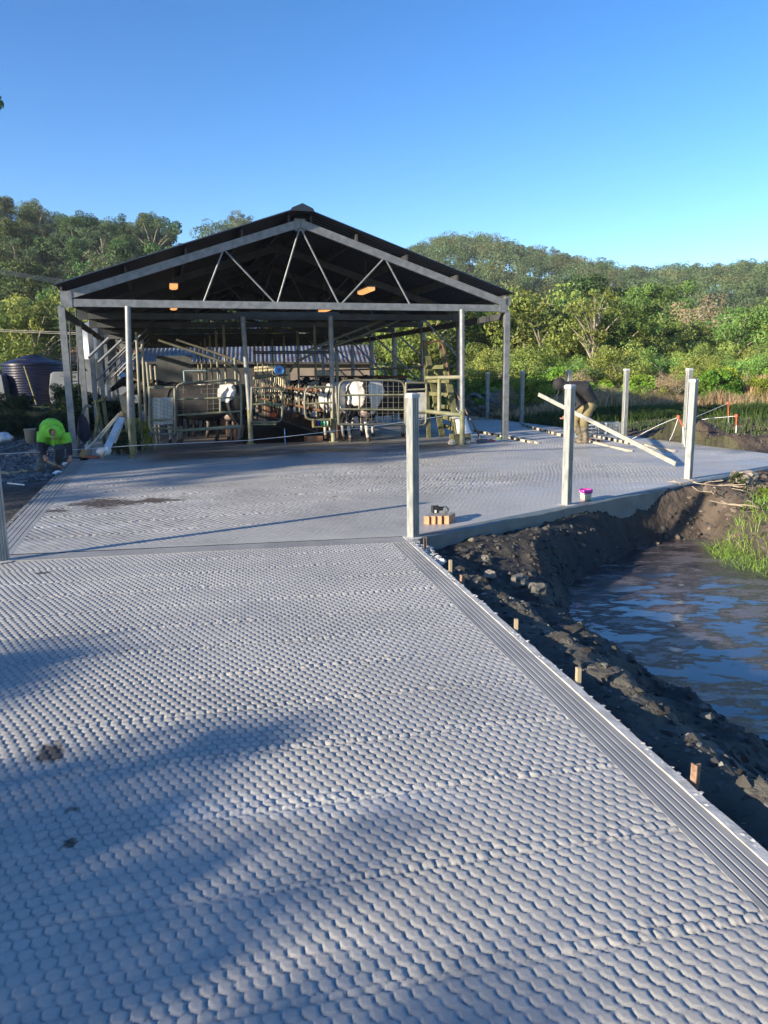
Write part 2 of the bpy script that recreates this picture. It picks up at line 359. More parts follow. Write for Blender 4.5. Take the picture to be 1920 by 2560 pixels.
# pond of slurry
def pond_mat():
    m = bpy.data.materials.new('pond_slurry'); m.use_nodes = True; N = m.node_tree.nodes; L = m.node_tree.links; b = N['Principled BSDF']
    tc = N.new('ShaderNodeTexCoord'); mp = N.new('ShaderNodeMapping'); mp.inputs['Scale'].default_value = (0.8, 1.7, 1); mp.inputs['Rotation'].default_value = (0, 0, 0.35); L.new(tc.outputs['Object'], mp.inputs[0])
    n1 = N.new('ShaderNodeTexNoise'); n1.inputs['Scale'].default_value = 1.7; n1.inputs['Detail'].default_value = 14; n1.inputs['Roughness'].default_value = 0.72; n1.inputs['Distortion'].default_value = 0.1; L.new(mp.outputs[0], n1.inputs[0])
    r = N.new('ShaderNodeMapRange'); r.inputs[1].default_value = 0.47; r.inputs[2].default_value = 0.55; sx = N.new('ShaderNodeSeparateXYZ'); L.new(tc.outputs['Object'], sx.inputs[0]); gx_ = N.new('ShaderNodeMapRange'); gx_.inputs[1].default_value = -4.5; gx_.inputs[2].default_value = 0.5; gx_.inputs[3].default_value = -.012; gx_.inputs[4].default_value = .075; L.new(sx.outputs[0], gx_.inputs[0]); ad = N.new('ShaderNodeMath'); L.new(n1.outputs[0], ad.inputs[0]); L.new(gx_.outputs[0], ad.inputs[1]); L.new(ad.outputs[0], r.inputs[0])
    n2 = N.new('ShaderNodeTexNoise'); n2.inputs['Scale'].default_value = 16; n2.inputs['Detail'].default_value = 6; L.new(mp.outputs[0], n2.inputs[0])
    cm = N.new('ShaderNodeMix'); cm.data_type = 'RGBA'; cm.inputs[6].default_value = (.06, .055, .055, 1); cm.inputs[7].default_value = (.17, .135, .12, 1); L.new(n2.outputs[0], cm.inputs[0])
    c2 = N.new('ShaderNodeMix'); c2.data_type = 'RGBA'; c2.inputs[6].default_value = (.03, .03, .035, 1); L.new(r.outputs[0], c2.inputs[0]); L.new(cm.outputs[2], c2.inputs[7]); L.new(c2.outputs[2], b.inputs['Base Color'])
    rr = N.new('ShaderNodeMapRange'); rr.inputs[3].default_value = 0.14; rr.inputs[4].default_value = 0.29; L.new(r.outputs[0], rr.inputs[0]); L.new(rr.outputs[0], b.inputs['Roughness'])
    bm_ = N.new('ShaderNodeMath'); bm_.operation = 'MULTIPLY'; L.new(r.outputs[0], bm_.inputs[0]); L.new(n2.outputs[0], bm_.inputs[1])
    bp = N.new('ShaderNodeBump'); bp.inputs['Distance'].default_value = 0.02; L.new(bm_.outputs[0], bp.inputs['Height']); L.new(bp.outputs[0], b.inputs['Normal'])
    b.inputs['Specular IOR Level'].default_value = 0.9; b.inputs['IOR'].default_value = 1.5
    return m
px_, py_ = np.meshgrid(np.linspace(1.0, 13, 60), np.linspace(1.0, 12, 60), indexing='ij')
o = np_mesh('pond_water', np.stack([px_, py_, np.full(px_.shape, POND_Z)], -1).reshape(-1, 3), grid_faces(60, 60), [pond_mat()]); tag(o, kind='structure')

# ------------------------------------------------------------------ stamped concrete
def scale_h(a, b, pitch, strip, amp, seed=0, tipang=radians(-150), spin=0.0, press=1.0):
    """fish-scale stamped relief; a across, b along"""
    si = np.floor(b / strip); fb = b / strip - si
    off = _hash(si, si * 0 + 3, seed) * pitch * 2; a = a + off + 0.004 * fbm(a, b, 6, 2, seed + 5)
    rot = (_hash(si, si * 0 + 9, seed) - 0.5) * 0.10 + spin
    a2 = a * np.cos(rot) + b * np.sin(rot); b2 = -a * np.sin(rot) + b * np.cos(rot)
    h = pitch * 0.93; tx, ty = math.cos(tipang), math.sin(tipang); Rr = pitch * 0.60
    r0 = np.round(b2 / h); own = np.full(a.shape, 1e9); a_th = None; qx = np.zeros(a.shape); qy = np.zeros(a.shape); cid = np.zeros(a.shape); cand = []
    for dr in (-1, 0, 1):
        rr = r0 + dr; sh = (np.mod(rr, 2)) * pitch / 2; c0 = np.round((a2 - sh) / pitch)
        for dc in (-1, 0, 1):
            cx = (c0 + dc) * pitch + sh; cy = rr * h; dx = a2 - cx; dy = b2 - cy; pr = cx * tx + cy * ty; rr_ = np.hypot(dx, dy); cand.append((rr_, pr, dx, dy))
            nw = (rr_ < Rr) & (pr < own - 1e-6)
            own = np.where(nw, pr, own); qx = np.where(nw, dx, qx); qy = np.where(nw, dy, qy); cid = np.where(nw, (c0 + dc) * 31.7 + rr * 57.3, cid)
    r = np.hypot(qx, qy); edge = Rr - r
    ct = (qx * tx + qy * ty) / np.maximum(r, 1e-6)
    for rr_, pr, dx, dy in cand:
        dd = np.maximum(rr_ - Rr, 0); mk = (pr < own - 1e-6) & (dd < edge); edge = np.where(mk, dd, edge); ct = np.where(mk, (dx * tx + dy * ty) / np.maximum(rr_, 1e-6), ct)
    edge = edge / pitch
    wt = 0.5 + 0.5 * ct
    patch = sstep(-0.4, 0.5, fbm(a, b, 0.55, 3, seed + 40))              # how deep the mould was pressed
    deep = sstep(0.30, 0.02, fb) * sstep(-.5, .2, fbm(a, b, .8, 2, seed + 60))
    rj = .72 + .56 * _hash(np.round(cid * 10), cid * 0 + 5, seed)
    lo = (0.26 + 0.5 * patch) * np.maximum(press, .8) + 0.5 * deep
    gw = lo + np.maximum(1.05 - lo, 0) * sstep(0.74, 0.98, wt)
    groove = np.exp(-(edge / (0.045 + 0.035 * wt)) ** 2) * gw * rj
    dome = (1 - np.exp(-(edge / .085) ** 2)) * ((0.16 + 0.55 * patch) * press + .45 * deep) * (1.0 - .42 * np.minimum(r / Rr, 1) ** 2)
    tilt = (qx * tx + qy * ty) / pitch * 0.08
    jit = (_hash(np.round(cid * 10), cid * 0, seed) - .5) * 0.35
    hh = amp * (dome * 0.8 - groove * 1.05 - tilt + jit * 0.25)
    seam = np.exp(-((np.minimum(fb, 1 - fb) * strip) / 0.008) ** 2); wob = sstep(-.2, .5, fbm(a, b, 3, 2, seed + 80))
    hh = hh - amp * 0.9 * seam * (1 - .4 * wob) + deep * amp * 1.0 * fbm(a, b, 45, 2, seed + 99) * (0.5 + wob)
    return hh
def conc_mat(name, sheen):
    m = bpy.data.materials.new(name); m.use_nodes = True; N = m.node_tree.nodes; L = m.node_tree.links; b = N['Principled BSDF']
    tc = N.new('ShaderNodeTexCoord'); vec = tc.outputs['Object']
    def noise(s, d=5, r=.55): n = N.new('ShaderNodeTexNoise'); n.inputs['Scale'].default_value = s; n.inputs['Detail'].default_value = d; n.inputs['Roughness'].default_value = r; L.new(vec, n.inputs[0]); return n.outputs[0]
    def rng_(i, a, b_, c, d): n = N.new('ShaderNodeMapRange'); n.inputs[1].default_value = a; n.inputs[2].default_value = b_; n.inputs[3].default_value = c; n.inputs[4].default_value = d; L.new(i, n.inputs[0]); return n.outputs[0]
    def mix(f, a, b_):
        n = N.new('ShaderNodeMix'); n.data_type = 'RGBA'; L.new(f, n.inputs[0])
        for k, x in ((6, a), (7, b_)):
            if isinstance(x, tuple): n.inputs[k].default_value = (*x, 1)
            else: L.new(x, n.inputs[k])
        return n.outputs[2]
    c = mix(rng_(noise(0.8, 4), .35, .65, 0, 1), (.39, .38, .352), (.28, .278, .265))
    c = mix(rng_(noise(14, 6, .7), .4, .7, 0, .6), c, (.42, .415, .395))
    c = mix(rng_(noise(160, 2), .62, .75, 0, .5), c, (.16, .155, .15))
    at = N.new('ShaderNodeAttribute'); at.attribute_name = 'dirt'; sp = N.new('ShaderNodeSeparateColor'); L.new(at.outputs['Color'], sp.inputs[0])
    c = mix(sp.outputs[0], c, (.05, .034, .02))
    c = mix(sp.outputs[1], c, (.46, .46, .45))
    L.new(c, b.inputs['Base Color'])
    L.new(rng_(noise(1.3, 4), .35, .65, sheen, sheen + .22), b.inputs['Roughness']); b.inputs['Specular IOR Level'].default_value = 0.6
    bp = N.new('ShaderNodeBump'); bp.inputs['Distance'].default_value = 0.0015; bp.inputs['Strength'].default_value = .8; L.new(noise(90, 6, .7), bp.inputs['Height']); L.new(bp.outputs[0], b.inputs['Normal'])
    return m
def stains(X, Y, spots, seed=0):
    d = np.zeros(X.shape)
    for (px, py, r, ry) in spots:
        q = G(px, py); n = fbm(X, Y, 2.2 / max(r, .05) * .5, 5, seed + int(px), .8)
        g = np.exp(-(((X - q[0]) / r) ** 2 + ((Y - q[1]) / ry) ** 2)); d = np.maximum(d, sstep(.36, .75, g + n * .95) * .92 * sstep(.02, .2, g))
    return d
# near slab (the scale-patterned approach)
BAND = 0.155
t1 = 0.0; Ltot = (RE1 - REn) @ rdir
nb = 860; na = 600
ts = np.linspace(0, 1, nb) ** 1.25
NL0 = np.array([-2.35, 0.4, 0]); NL1 = S(0.03, -8.55)
E0 = REn - rper * (BAND + .05); E1 = RE1 - rper * (BAND + .05)
Sg, Tg = np.meshgrid(np.linspace(0, 1, na), ts, indexing='ij')
ax = (NL0[0] * (1 - Tg) + NL1[0] * Tg) * (1 - Sg) + (E0[0] * (1 - Tg) + E1[0] * Tg) * Sg
ay = (NL0[1] * (1 - Tg) + NL1[1] * Tg) * (1 - Sg) + (E0[1] * (1 - Tg) + E1[1] * Tg) * Sg
la = (ax - RE1[0]) * rper[0] + (ay - RE1[1]) * rper[1]; lb_ = (ax - RE1[0]) * rdir[0] + (ay - RE1[1]) * rdir[1]
hh = scale_h(la, lb_ + 9.0, 0.0485, 0.45, 0.0054, 3, press=.42 + .65 * sstep(2.4, 3.3, ay) * sstep(7.5, 5.5, ay) + .1)
fade = sstep(1.0, .985, Tg); fade = fade * (0.35 + .65 * sstep(1.0, .96, Tg))
hh = hh * fade + 0.004 * fbm(ax, ay, .6, 3, 7)
dirt = stains(ax, ay, [(130, 1882, .085, .10), (185, 2025, .025, .025), (175, 2110, .03, .03), (105, 1432, .07, .05), (320, 1625, .03, .03)], 5)
pale = sstep(.2, .8, fbm(ax * .6, ay * 2.4, 1.1, 5, 15, .6)) * .6
dirt = np.maximum(dirt, sstep(.55, .85, fbm(ax, ay, 3.1, 5, 19, .75)) * .55)
dirt = np.maximum(dirt, sstep(-.2, .9, fbm(ax * .5, ay, .7, 4, 23)) * .22)
q_ = G(700, 2010); pale = np.maximum(pale, .5 * sstep(.2, .7, np.exp(-((ax - q_[0]) / .8) ** 2 - ((ay - q_[1] - .12 * (ax - q_[0])) / .12) ** 2) + .7 * fbm(ax * .5, ay * 4, 3, 4, 25)) * np.exp(-((ax - q_[0]) / .9) ** 2 - ((ay - q_[1]) / .3) ** 2))
o = np_mesh('near_slab', np.stack([ax, ay, hh], -1).reshape(-1, 3), grid_faces(na, nb), [conc_mat('stamped_concrete', .42)], attrs={'dirt': np.stack([dirt, pale, dirt * 0], -1).reshape(-1, 3)}, origin=(0, 0, 0)); tag(o, kind='structure')
# ribbed edge band of the near slab, extruded profile
def ribbed(name, p0, p1, per, width, mtl, depth=0.16, n=4):
    prof = [(0, -depth), (0, 0.0)]
    for k in range(n):
        c = width * (0.18 + 0.2 * k); prof += [(c - .006, 0.0), (c - .002, -.005), (c + .003, -.005), (c + .006, 0.0)]
    prof += [(width, 0.0), (width, -depth)]
    m = MB(); nseg = 30; V = []
    for i in range(nseg + 1):
        q = p0 + (p1 - p0) * i / nseg
        for (s_, z) in prof: V.append(q + per * s_ + np.array([0, 0, z + .002]))
    k = len(prof); F = [(i * k + j, i * k + j + 1, (i + 1) * k + j + 1, (i + 1) * k + j) for i in range(nseg) for j in range(k - 1)]
    m.add(V, F); return m.build(name, mtl)
BANDC = mat('trowelled_concrete', (.30, .298, .285), (.23, .23, .225), .5, 0, 3, .0006, 120)
tag(ribbed('slab_edge_band', E0, E1, rper, BAND, BANDC), kind='structure')
YL0 = S(-0.02, -8.40); YL1 = S(-0.02, -0.15)
tag(ribbed('yard_edge_band', YL0, YL1, UV_u, 0.26, BANDC), kind='structure')
# formwork board with mortar crumbs
def board(name, p0, p1, per, w_, h_, ztop, mtl, label, cat, grp=None, crumbs=0, seed=1):
    m = MB(); n = 60; rr = random.Random(seed); V = []
    for i in range(n + 1):
        q = p0 + (p1 - p0) * i / n; z = ztop + rr.uniform(-.004, .004); ww = w_ * rr.uniform(.92, 1.08)
        V += [q + np.array([0, 0, z - h_]), q + np.array([0, 0, z]), q + per * ww + np.array([0, 0, z - .002]), q + per * ww + np.array([0, 0, z - h_])]
    m.add(V, [(i * 4 + j, i * 4 + (j + 1) % 4, (i + 1) * 4 + (j + 1) % 4, (i + 1) * 4 + j) for i in range(n) for j in range(4)] + [(0, 1, 2, 3), (n * 4 + 3, n * 4 + 2, n * 4 + 1, n * 4)])
    m.m = 1
    for i in range(crumbs):
        q = p0 + (p1 - p0) * rr.random() + per * w_ * rr.uniform(.2, 1.2); s_ = rr.uniform(.003, .011)
        m.blob(q + np.array([0, 0, ztop - .003]), (s_ * 1.3, s_, s_ * .6), i, .3, 1)
    o = m.build(name, [mtl, PALEC]); return tag(o, label, cat, grp)
board('formwork_board', REn - rper * .045, RE1 - rper * .045, rper, .045, .15, .008, PALEC, 'mortar-crusted formwork board along the right edge of the near scale-patterned slab', 'formwork', crumbs=260, seed=3)
board('formwork_board', YL0 - UV_u * .07, YL1 - UV_u * .07, UV_u, .045, .14, -.004, mat('grey_form_board', (.22, .23, .22), (.13, .14, .14), .8, 0, 6, .002, 40), 'dark grey formwork board along the left edge of the yard slab', 'formwork', crumbs=60, seed=4)
# yard slab, front half
nu, nv = 760, 480
uu = np.linspace(0.24, 12.66, nu); tt = np.linspace(0, 1, nv) ** 1.15
def vfront(u): return np.where(u < 3.97, -8.48 - .54 * u / 3.97, -9.02 + (u - 3.97) * (3.72 / 8.75))
UU, TT = np.meshgrid(uu, tt, indexing='ij'); v0 = vfront(UU) + 0.0
VV = v0 + .12 + (0.6 - v0 - .12) * TT
yx = O[0] + UV_u[0] * UU + UV_v[0] * VV; yy = O[1] + UV_u[1] * UU + UV_v[1] * VV
amp = 0.010 * (0.4 + 0.6 * sstep(-.35, .3, fbm(UU, VV * 1.6, .45, 3, 33)))
hy = scale_h(UU, VV + 40, 0.070, 0.62, 1.0, 13, press=.85) * amp * (0.45 + .55 * sstep(0, 1.5, VV - v0))
hy = hy * sstep(0.12, 0.35, VV - v0) * sstep(12.66, 12.4, UU)
hy = hy + 0.006 * fbm(UU, VV, .5, 3, 35) * sstep(0, .5, VV - v0)
dy = stains(yx, yy, [(250, 1258, .42, .42), (330, 1256, .3, .25), (140, 1278, .4, .10), (400, 1250, .35, .25), (560, 1140, .35, .3), (700, 1125, .5, .3), (870, 1122, .5, .3), (420, 1118, .6, .2), (130, 1200, .0001, .1)], 9)
gate_dirt = sstep(-1.5, -.3, VV + .5 * fbm(UU, VV, .7, 3, 44)) * sstep(1, 1.8, UU) * sstep(8.6, 7.6, UU); dy = np.maximum(dy, gate_dirt * .85)
spk = sstep(.62, .8, fbm(UU * 1.0, VV * 1.0, 2.7, 4, 47, .7)) * .8; dy = np.maximum(dy, spk)
py2 = sstep(.05, .7, fbm(UU * .5, VV * 1.5, 1.0, 5, 46, .6)) * .75
dy = np.maximum(dy, sstep(.0, .9, fbm(UU * .7, VV * 1.2, .6, 5, 48, .6)) * .35)
line = np.exp(-((UU - 4.6 - .02 * VV) / .02) ** 2) * .5 * (VV > -6); py2 = np.maximum(py2, line)
YM = conc_mat('yard_concrete', .40)
o = np_mesh('yard_slab', np.stack([yx, yy, hy], -1).reshape(-1, 3), grid_faces(nu, nv), [YM], attrs={'dirt': np.stack([dy, py2, dy * 0], -1).reshape(-1, 3)}, origin=(0, 0, 0)); tag(o, kind='structure')
# yard slab, rear half (leaves out the milking pit)
PIT = (3.55, 5.75, 2.05, 19.0)
u2 = np.array(sorted(set(list(np.linspace(0, 12.7, 90)) + [PIT[0], PIT[1]]))); v2 = np.array(sorted(set(list(np.linspace(0.6, 22, 120)) + [PIT[2], PIT[3]])))
U2, V2 = np.meshgrid(u2, v2, indexing='ij'); z2 = -.002 + .008 * fbm(U2, V2, .8, 3, 55) * sstep(.6, 1.6, V2)
F2 = grid_faces(len(u2), len(v2)); cu = U2.reshape(-1)[F2].mean(1); cv = V2.reshape(-1)[F2].mean(1)
F2 = F2[~((cu > PIT[0]) & (cu < PIT[1]) & (cv > PIT[2]) & (cv < PIT[3]))]
x2 = O[0] + UV_u[0] * U2 + UV_v[0] * V2; y2 = O[1] + UV_u[1] * U2 + UV_v[1] * V2
d2 = sstep(9.3, 8.6, U2) * (.55 + .4 * fbm(U2, V2, .8, 3, 57)); d2 = np.clip(d2, 0, 1)
o = np_mesh('rear_yard_slab', np.stack([x2, y2, z2], -1).reshape(-1, 3), F2, [YM], attrs={'dirt': np.stack([d2, d2 * 0, d2 * 0], -1).reshape(-1, 3)}, origin=(0, 0, 0)); tag(o, kind='structure')
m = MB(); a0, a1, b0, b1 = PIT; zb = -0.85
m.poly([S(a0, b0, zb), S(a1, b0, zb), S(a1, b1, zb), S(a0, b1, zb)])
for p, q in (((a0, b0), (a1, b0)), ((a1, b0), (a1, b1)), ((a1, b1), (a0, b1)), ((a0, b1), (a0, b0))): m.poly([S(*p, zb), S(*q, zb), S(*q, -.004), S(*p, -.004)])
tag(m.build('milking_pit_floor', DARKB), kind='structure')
# kerb along the yard's front right edge, and slab end strip
m = MB(); kz = 0.004
V = []; n = 80
for i in range(n + 1):
    q = KE0 + (KE1 - KE0) * i / n; wv = .004 * sin(i * .7) + .003 * sin(i * 2.3)
    for (s_, z) in ((-.20, kz - .012), (-.10, kz - .001), (.0, kz + .002 + wv), (.025, kz - .006 + wv), (.035, -.16), (.05, -.25), (.05, -.6)): V.append(q + kper * s_ + np.array([0, 0, z]))
m.add(V, [(i * 7 + j, (i + 1) * 7 + j, (i + 1) * 7 + j + 1, i * 7 + j + 1) for i in range(n) for j in range(6)])
o = m.build('kerb', SMOOTHC); tag(o, kind='structure')
m = MB(); JL = S(0.0, -8.50); JR = S(3.97, -9.03)
m.bar(JL - UV_v * .03 + np.array([0, 0, -.1]), JR - UV_v * .03 + np.array([0, 0, -.1]), .24, .209); tag(m.build('slab_joint_strip', BANDC), kind='structure')
m = MB(); m.bar(S(12.68, -5.28, -.1), S(12.68, 22, -.1), .08, .20); tag(m.build('yard_far_edge', BANDC), kind='structure')
#PART2
# ------------------------------------------------------------------ dairy shed
def TS(k, a, z): return S(a, k * (3.3 * (1 - a / 9.26) + 2.8 * a / 9.26), z)
shed = thing('dairy_shed', 'open-sided steel milking shed with a low gable roof, web trusses and galvanised posts', 'shed', S(4.63, 0, 0))
NK = 7
def zroof(a): return 3.30 + 0.338 * min(a, 9.26 - a)
for k in range(NK + 1):
    m = MB()
    m.bar(TS(k, 0, 2.99), TS(k, 9.26, 2.99), .10, .14)
    for a0_, a1_ in ((0.05, 4.61), (9.21, 4.65)): m.bar(TS(k, a0_, 3.10), TS(k, a1_, 4.60), .09, .15)
    m.box(TS(k, 4.63, 4.58), (.22, .012, .24), SHROT); m.box(TS(k, .1, 3.05) - UV_v * .055, (.2, .01, .3), SHROT); m.box(TS(k, 9.16, 3.05) - UV_v * .055, (.2, .01, .3), SHROT)
    tr = m.build('truss', GALV if k == 0 else SHADEGALV, shed); WL[tr.name] = WL[shed.name]
    ch = [(2.62, 3.0), (3.08, 4.06), (4.10, 3.0), (4.63, 4.55), (5.42, 3.0), (6.42, 4.00), (7.0, 3.0)]
    for (a, z), (b, z_) in zip(ch[:-1], ch[1:]):
        MB().tube([TS(k, a, z), TS(k, b, z_)], .021, 6).build('web_rod', GALV if k == 0 else SHADEGALV, tr)
    for a in (0.0, 9.26):
        m = MB(); p = TS(k, a, 0); m.box(p + (0, 0, 1.5), (.12, .12, 2.86), SHROT); m.box(p + (0, 0, .006), (.2, .2, .012), SHROT)
        if a: m.box(p + (0, 0, 3.15), (.12, .12, .2), SHROT)
        m.build('post', GALV, shed)
    if k in (0, 1, 2):       # diagonal knee pipes along the left wall line
        pass
for sgn in (0, 1):
    m = MB(); a0_, a1_ = (-.06, 4.60) if not sgn else (9.32, 4.66)
    n = 118; V = []
    for i in range(n * 4 + 1):
        v = -0.30 + (7 * 3.3 + .5) * i / (n * 4); zz = .028 if i % 4 in (1, 2) else 0.0
        sc = (2.8 + .5 * (1 - a0_ / 9.26)) / 3.3; sc1 = (2.8 + .5 * (1 - a1_ / 9.26)) / 3.3
        V += [S(a0_, v * sc, zroof(max(min(a0_, 9.26), 0)) + zz - .02), S(a1_, v * sc1, zroof(a1_) + zz)]
    m.add(V, [(2 * i, 2 * i + 2, 2 * i + 3, 2 * i + 1) for i in range(n * 4)])
    m.build('roof_sheet', ROOFD, shed)
    for a in (0.02, 1.2, 2.35, 3.45, 4.4):
        aa = a if not sgn else 9.26 - a; m = MB()
        p0 = S(aa, -.02, zroof(aa) - .10); p1 = TS(7, aa, zroof(aa) - .10); m.bar(p0, p1, .04, .15); m.build('purlin', SHADEGALV, shed)
    m = MB(); aa = 0.0 if not sgn else 9.26
    m.bar(TS(0, aa, 2.83) - UV_v * .0, TS(7, aa, 2.83), .06, .14); m.build('eave_beam', SHADEGALV, shed)
m = MB(); pr = [(-.24, -.07), (-.21, -.01), (0, .08), (.21, -.01), (.24, -.07)]
V = [S(4.63 + x, v, 4.85 + z) for v in (-.34, 21.8) for x, z in pr]; m.add(V, [(i, i + 1, i + 6, i + 5) for i in range(4)] + [(0, 1, 2, 3, 4), (9, 8, 7, 6, 5)]); m.build('ridge_cap', ROOFD, shed)
def pp(name, pts, r, mtl, parent, n=8): return MB().tube(pts, r, n).build(name, mtl, parent)
for (b, t) in ((S(1.09, -.09), (1.2, -.05, 2.93)), (S(3.68, 2.01), (3.62, 3.0, 2.92)), (S(5.6, 1.7), (5.6, 2.9, 2.92)), (S(8.07, -.31), (8.05, -.05, 2.93))):
    m = MB(); top = S(t[0], uvof(*b[:2])[1], t[2]); m.tube([b, b + (0, 0, .8)], .058, 12); m.m = 1; m.tube([b + (0, 0, .8), top], .057, 12); m.m = 0
    m.box(b + (0, 0, .008), (.2, .2, .015), SHROT); m.build('pipe_post', [OLDST, GALV], shed)
m = MB(); m.bar(S(3.5, 2.0, 2.96), S(5.8, 1.72, 2.96), .07, .10)
m.tube([SP(632, 881, 2.0), SP(828, 881, 1.8)], .035, 8); m.build('header_rail', SHADEGALV, shed)
# fluorescent battens under the roof
LAMP = mat('lit_warm_lamp', (.9, .6, .3), (.9, .6, .3), .4, emit=(1.0, .46, .15), es=.42)
for i, (x, y, v, L_, lab) in enumerate(((434, 716, 2.2, .5, 'small lit lamp hanging under the left roof slope, upper one of two'), (434, 769, 5.3, .6, 'small lit lamp deeper under the left roof slope, just below the front tie beam'), (915, 727, 2.0, .95, 'lit warm batten lamp under the right roof slope of the milking shed'), (812, 775, 5.0, .95, 'lit batten lamp half hidden behind the front tie beam, right of centre'))):
    c = SP(x, y, v); m = MB(); w_ = .17
    zr = c[2]
    m.bar(c - UV_v * L_ / 2, c + UV_v * L_ / 2, w_, .07); m.bar(c - UV_v * L_ / 2 * .96, c + UV_v * L_ / 2 * .96, w_ * .6, .10)
    t = thing('batten_lamp', lab, 'lamp', c, 'lamps under the shed roof'); m.build('diffuser', LAMP, t)
    m = MB(); m.bar(c - UV_v * L_ / 2 * 1.02 + (0, 0, .05), c + UV_v * L_ / 2 * 1.02 + (0, 0, .05), w_ * 1.1, .03)
    a_ = uvof(c[0], c[1])[0]; m.tube([c + (0, 0, .05), (c[0], c[1], zroof(a_) - .02)], .006, 4); m.build('housing', GALV, t)

# ------------------------------------------------------------------ gates and rails
def wire_mesh(m, P, nx, ny, r=.0035):
    """P: four corners bl, br, tr, tl"""
    bl, br, tr_, tl = [np.array(p) for p in P]
    for i in range(nx + 1): t = i / nx; m.tube([bl * (1 - t) + br * t, tl * (1 - t) + tr_ * t], r, 4, False)
    for j in range(ny + 1): t = j / ny; m.tube([bl * (1 - t) + tl * t, br * (1 - t) + tr_ * t], r, 4, False)
def gate(label, outline, bars, v, mesh=None, sheet=None, closed=False, uprights=(), mtl=None):
    c = SP(*outline[0], v); t = thing('farm_gate', label, 'gate', (c[0], c[1], 0), 'tubular gates across the milking shed')
    m = MB(); P = [SP(x, y, v) for x, y in outline]; P = chaikin(P, 3, closed)
    if closed: P = P + [P[0], P[1]]
    m.tube(P, .026, 8, not closed); m.build('frame', mtl or PIPE, t)
    for a, b in bars: pp('rail', [SP(*a, v), SP(*b, v)], .022, OLDST, t)
    for a, b in uprights: pp('upright', [SP(*a, v), SP(*b, v)], .022, PIPE, t)
    if mesh:
        m = MB(); wire_mesh(m, [SP(x, y, v) for x, y in mesh[0]], mesh[1], mesh[2]); m.build('wire_mesh', mat('dark_wire', (.25, .24, .2), None, .6), t)
    if sheet:
        m = MB(); m.poly([SP(x, y, v + .03) for x, y in sheet], .006); m.build('sheet_panel', GREYPNL, t)
    return t
def rr(x0, y0, x1, y1, r=14, cut=(1, 1, 1, 1), dy=0):
    """rounded rectangle outline in pixels: tl, tr, br, bl corners rounded where cut"""
    P = []
    for (x, y, sx, sy, c) in ((x0, y0, 1, 1, cut[0]), (x1, y0, -1, 1, cut[1]), (x1, y1, -1, -1, cut[2]), (x0, y1, 1, -1, cut[3])):
        k = r if c else 1.5
        A = (x, y + sy * k); B = (x + sx * k, y)
        P += [A, (x + sx * k * .25, y + sy * k * .25), B] if (sx * sy > 0) else [B, (x + sx * k * .25, y + sy * k * .25), A]
    return [(x, y + dy * (x - x0) / (x1 - x0)) for x, y in P]
gate('wide tubular gate with wire mesh in front of the black cows on the left', rr(438, 958, 603, 1078, 22, (1, 1, 0, 0), -10), [((440, 999), (602, 993)), ((442, 1038), (602, 1028)), ((442, 1076), (604, 1064))], 1.1, mesh=([(443, 1040), (548, 1034), (548, 958), (443, 962)], 7, 6), closed=True, uprights=[((551, 996), (551, 1030))])
gate('narrow tubular gate half covered by a pale sheet, beside the left mesh gate', rr(374, 968, 437, 1085, 20, (0, 0, 0, 1)), [((374, 970), (437, 969)), ((376, 1050), (437, 1048)), ((378, 1070), (437, 1072))], .9, mesh=([(374, 1068), (436, 1075), (436, 1010), (374, 985)], 7, 8), sheet=[(382, 1063), (432, 1060), (432, 994), (381, 994)], closed=True)
gate('small round-cornered gate left of the milking pit, hinged on the pipe post', rr(629, 969, 706, 1054, 16, (0, 1, 1, 0), 2), [((631, 1011), (704, 1011)), ((633, 1061), (690, 1061))], 1.7, closed=True)
gate('small round-cornered gate right of the milking pit', rr(762, 967, 832, 1050, 18, (1, 0, 0, 1), 1), [((766, 1010), (832, 1006))], 1.5, closed=True)
gate('wide mesh-covered tubular gate in front of the black and white cow on the right', rr(847, 950, 1013, 1061, 20, (1, 1, 0, 0), 1), [((849, 988), (1012, 987)), ((849, 1023), (1012, 1025))], .7, mesh=([(902, 1060), (1010, 1060), (1010, 952), (902, 952)], 8, 8), closed=True, uprights=[((898, 990), (898, 1024)), ((840, 965), (846, 1060))])
gate('narrow gate with a grey sheet panel right of the right mesh gate', rr(1015, 957, 1066, 1064, 14, (0, 0, 1, 0)), [((1017, 1030), (1066, 1030)), ((1017, 975), (1064, 973))], .6, mesh=([(1018, 1060), (1062, 1055), (1062, 1035), (1018, 1035)], 5, 3), sheet=[(1043, 1044), (1063, 1044), (1063, 981), (1043, 981)], closed=True)
t = thing('pipe_rail', 'thick brown pipe rail joining the mossy timber steps to the right-hand pipe post', 'rail', S(7.3, 0, 0))
pp('top_rail', [SP(1064, 945, .3), SP(1153, 943, -.1)], .045, OLDST, t); pp('lower_rail', [SP(1064, 1028, .3), SP(1153, 1038, -.1)], .05, OLDST, t); pp('upright', [SP(1098, 946, .15), SP(1098, 1030, .15)], .045, OLDST, t)
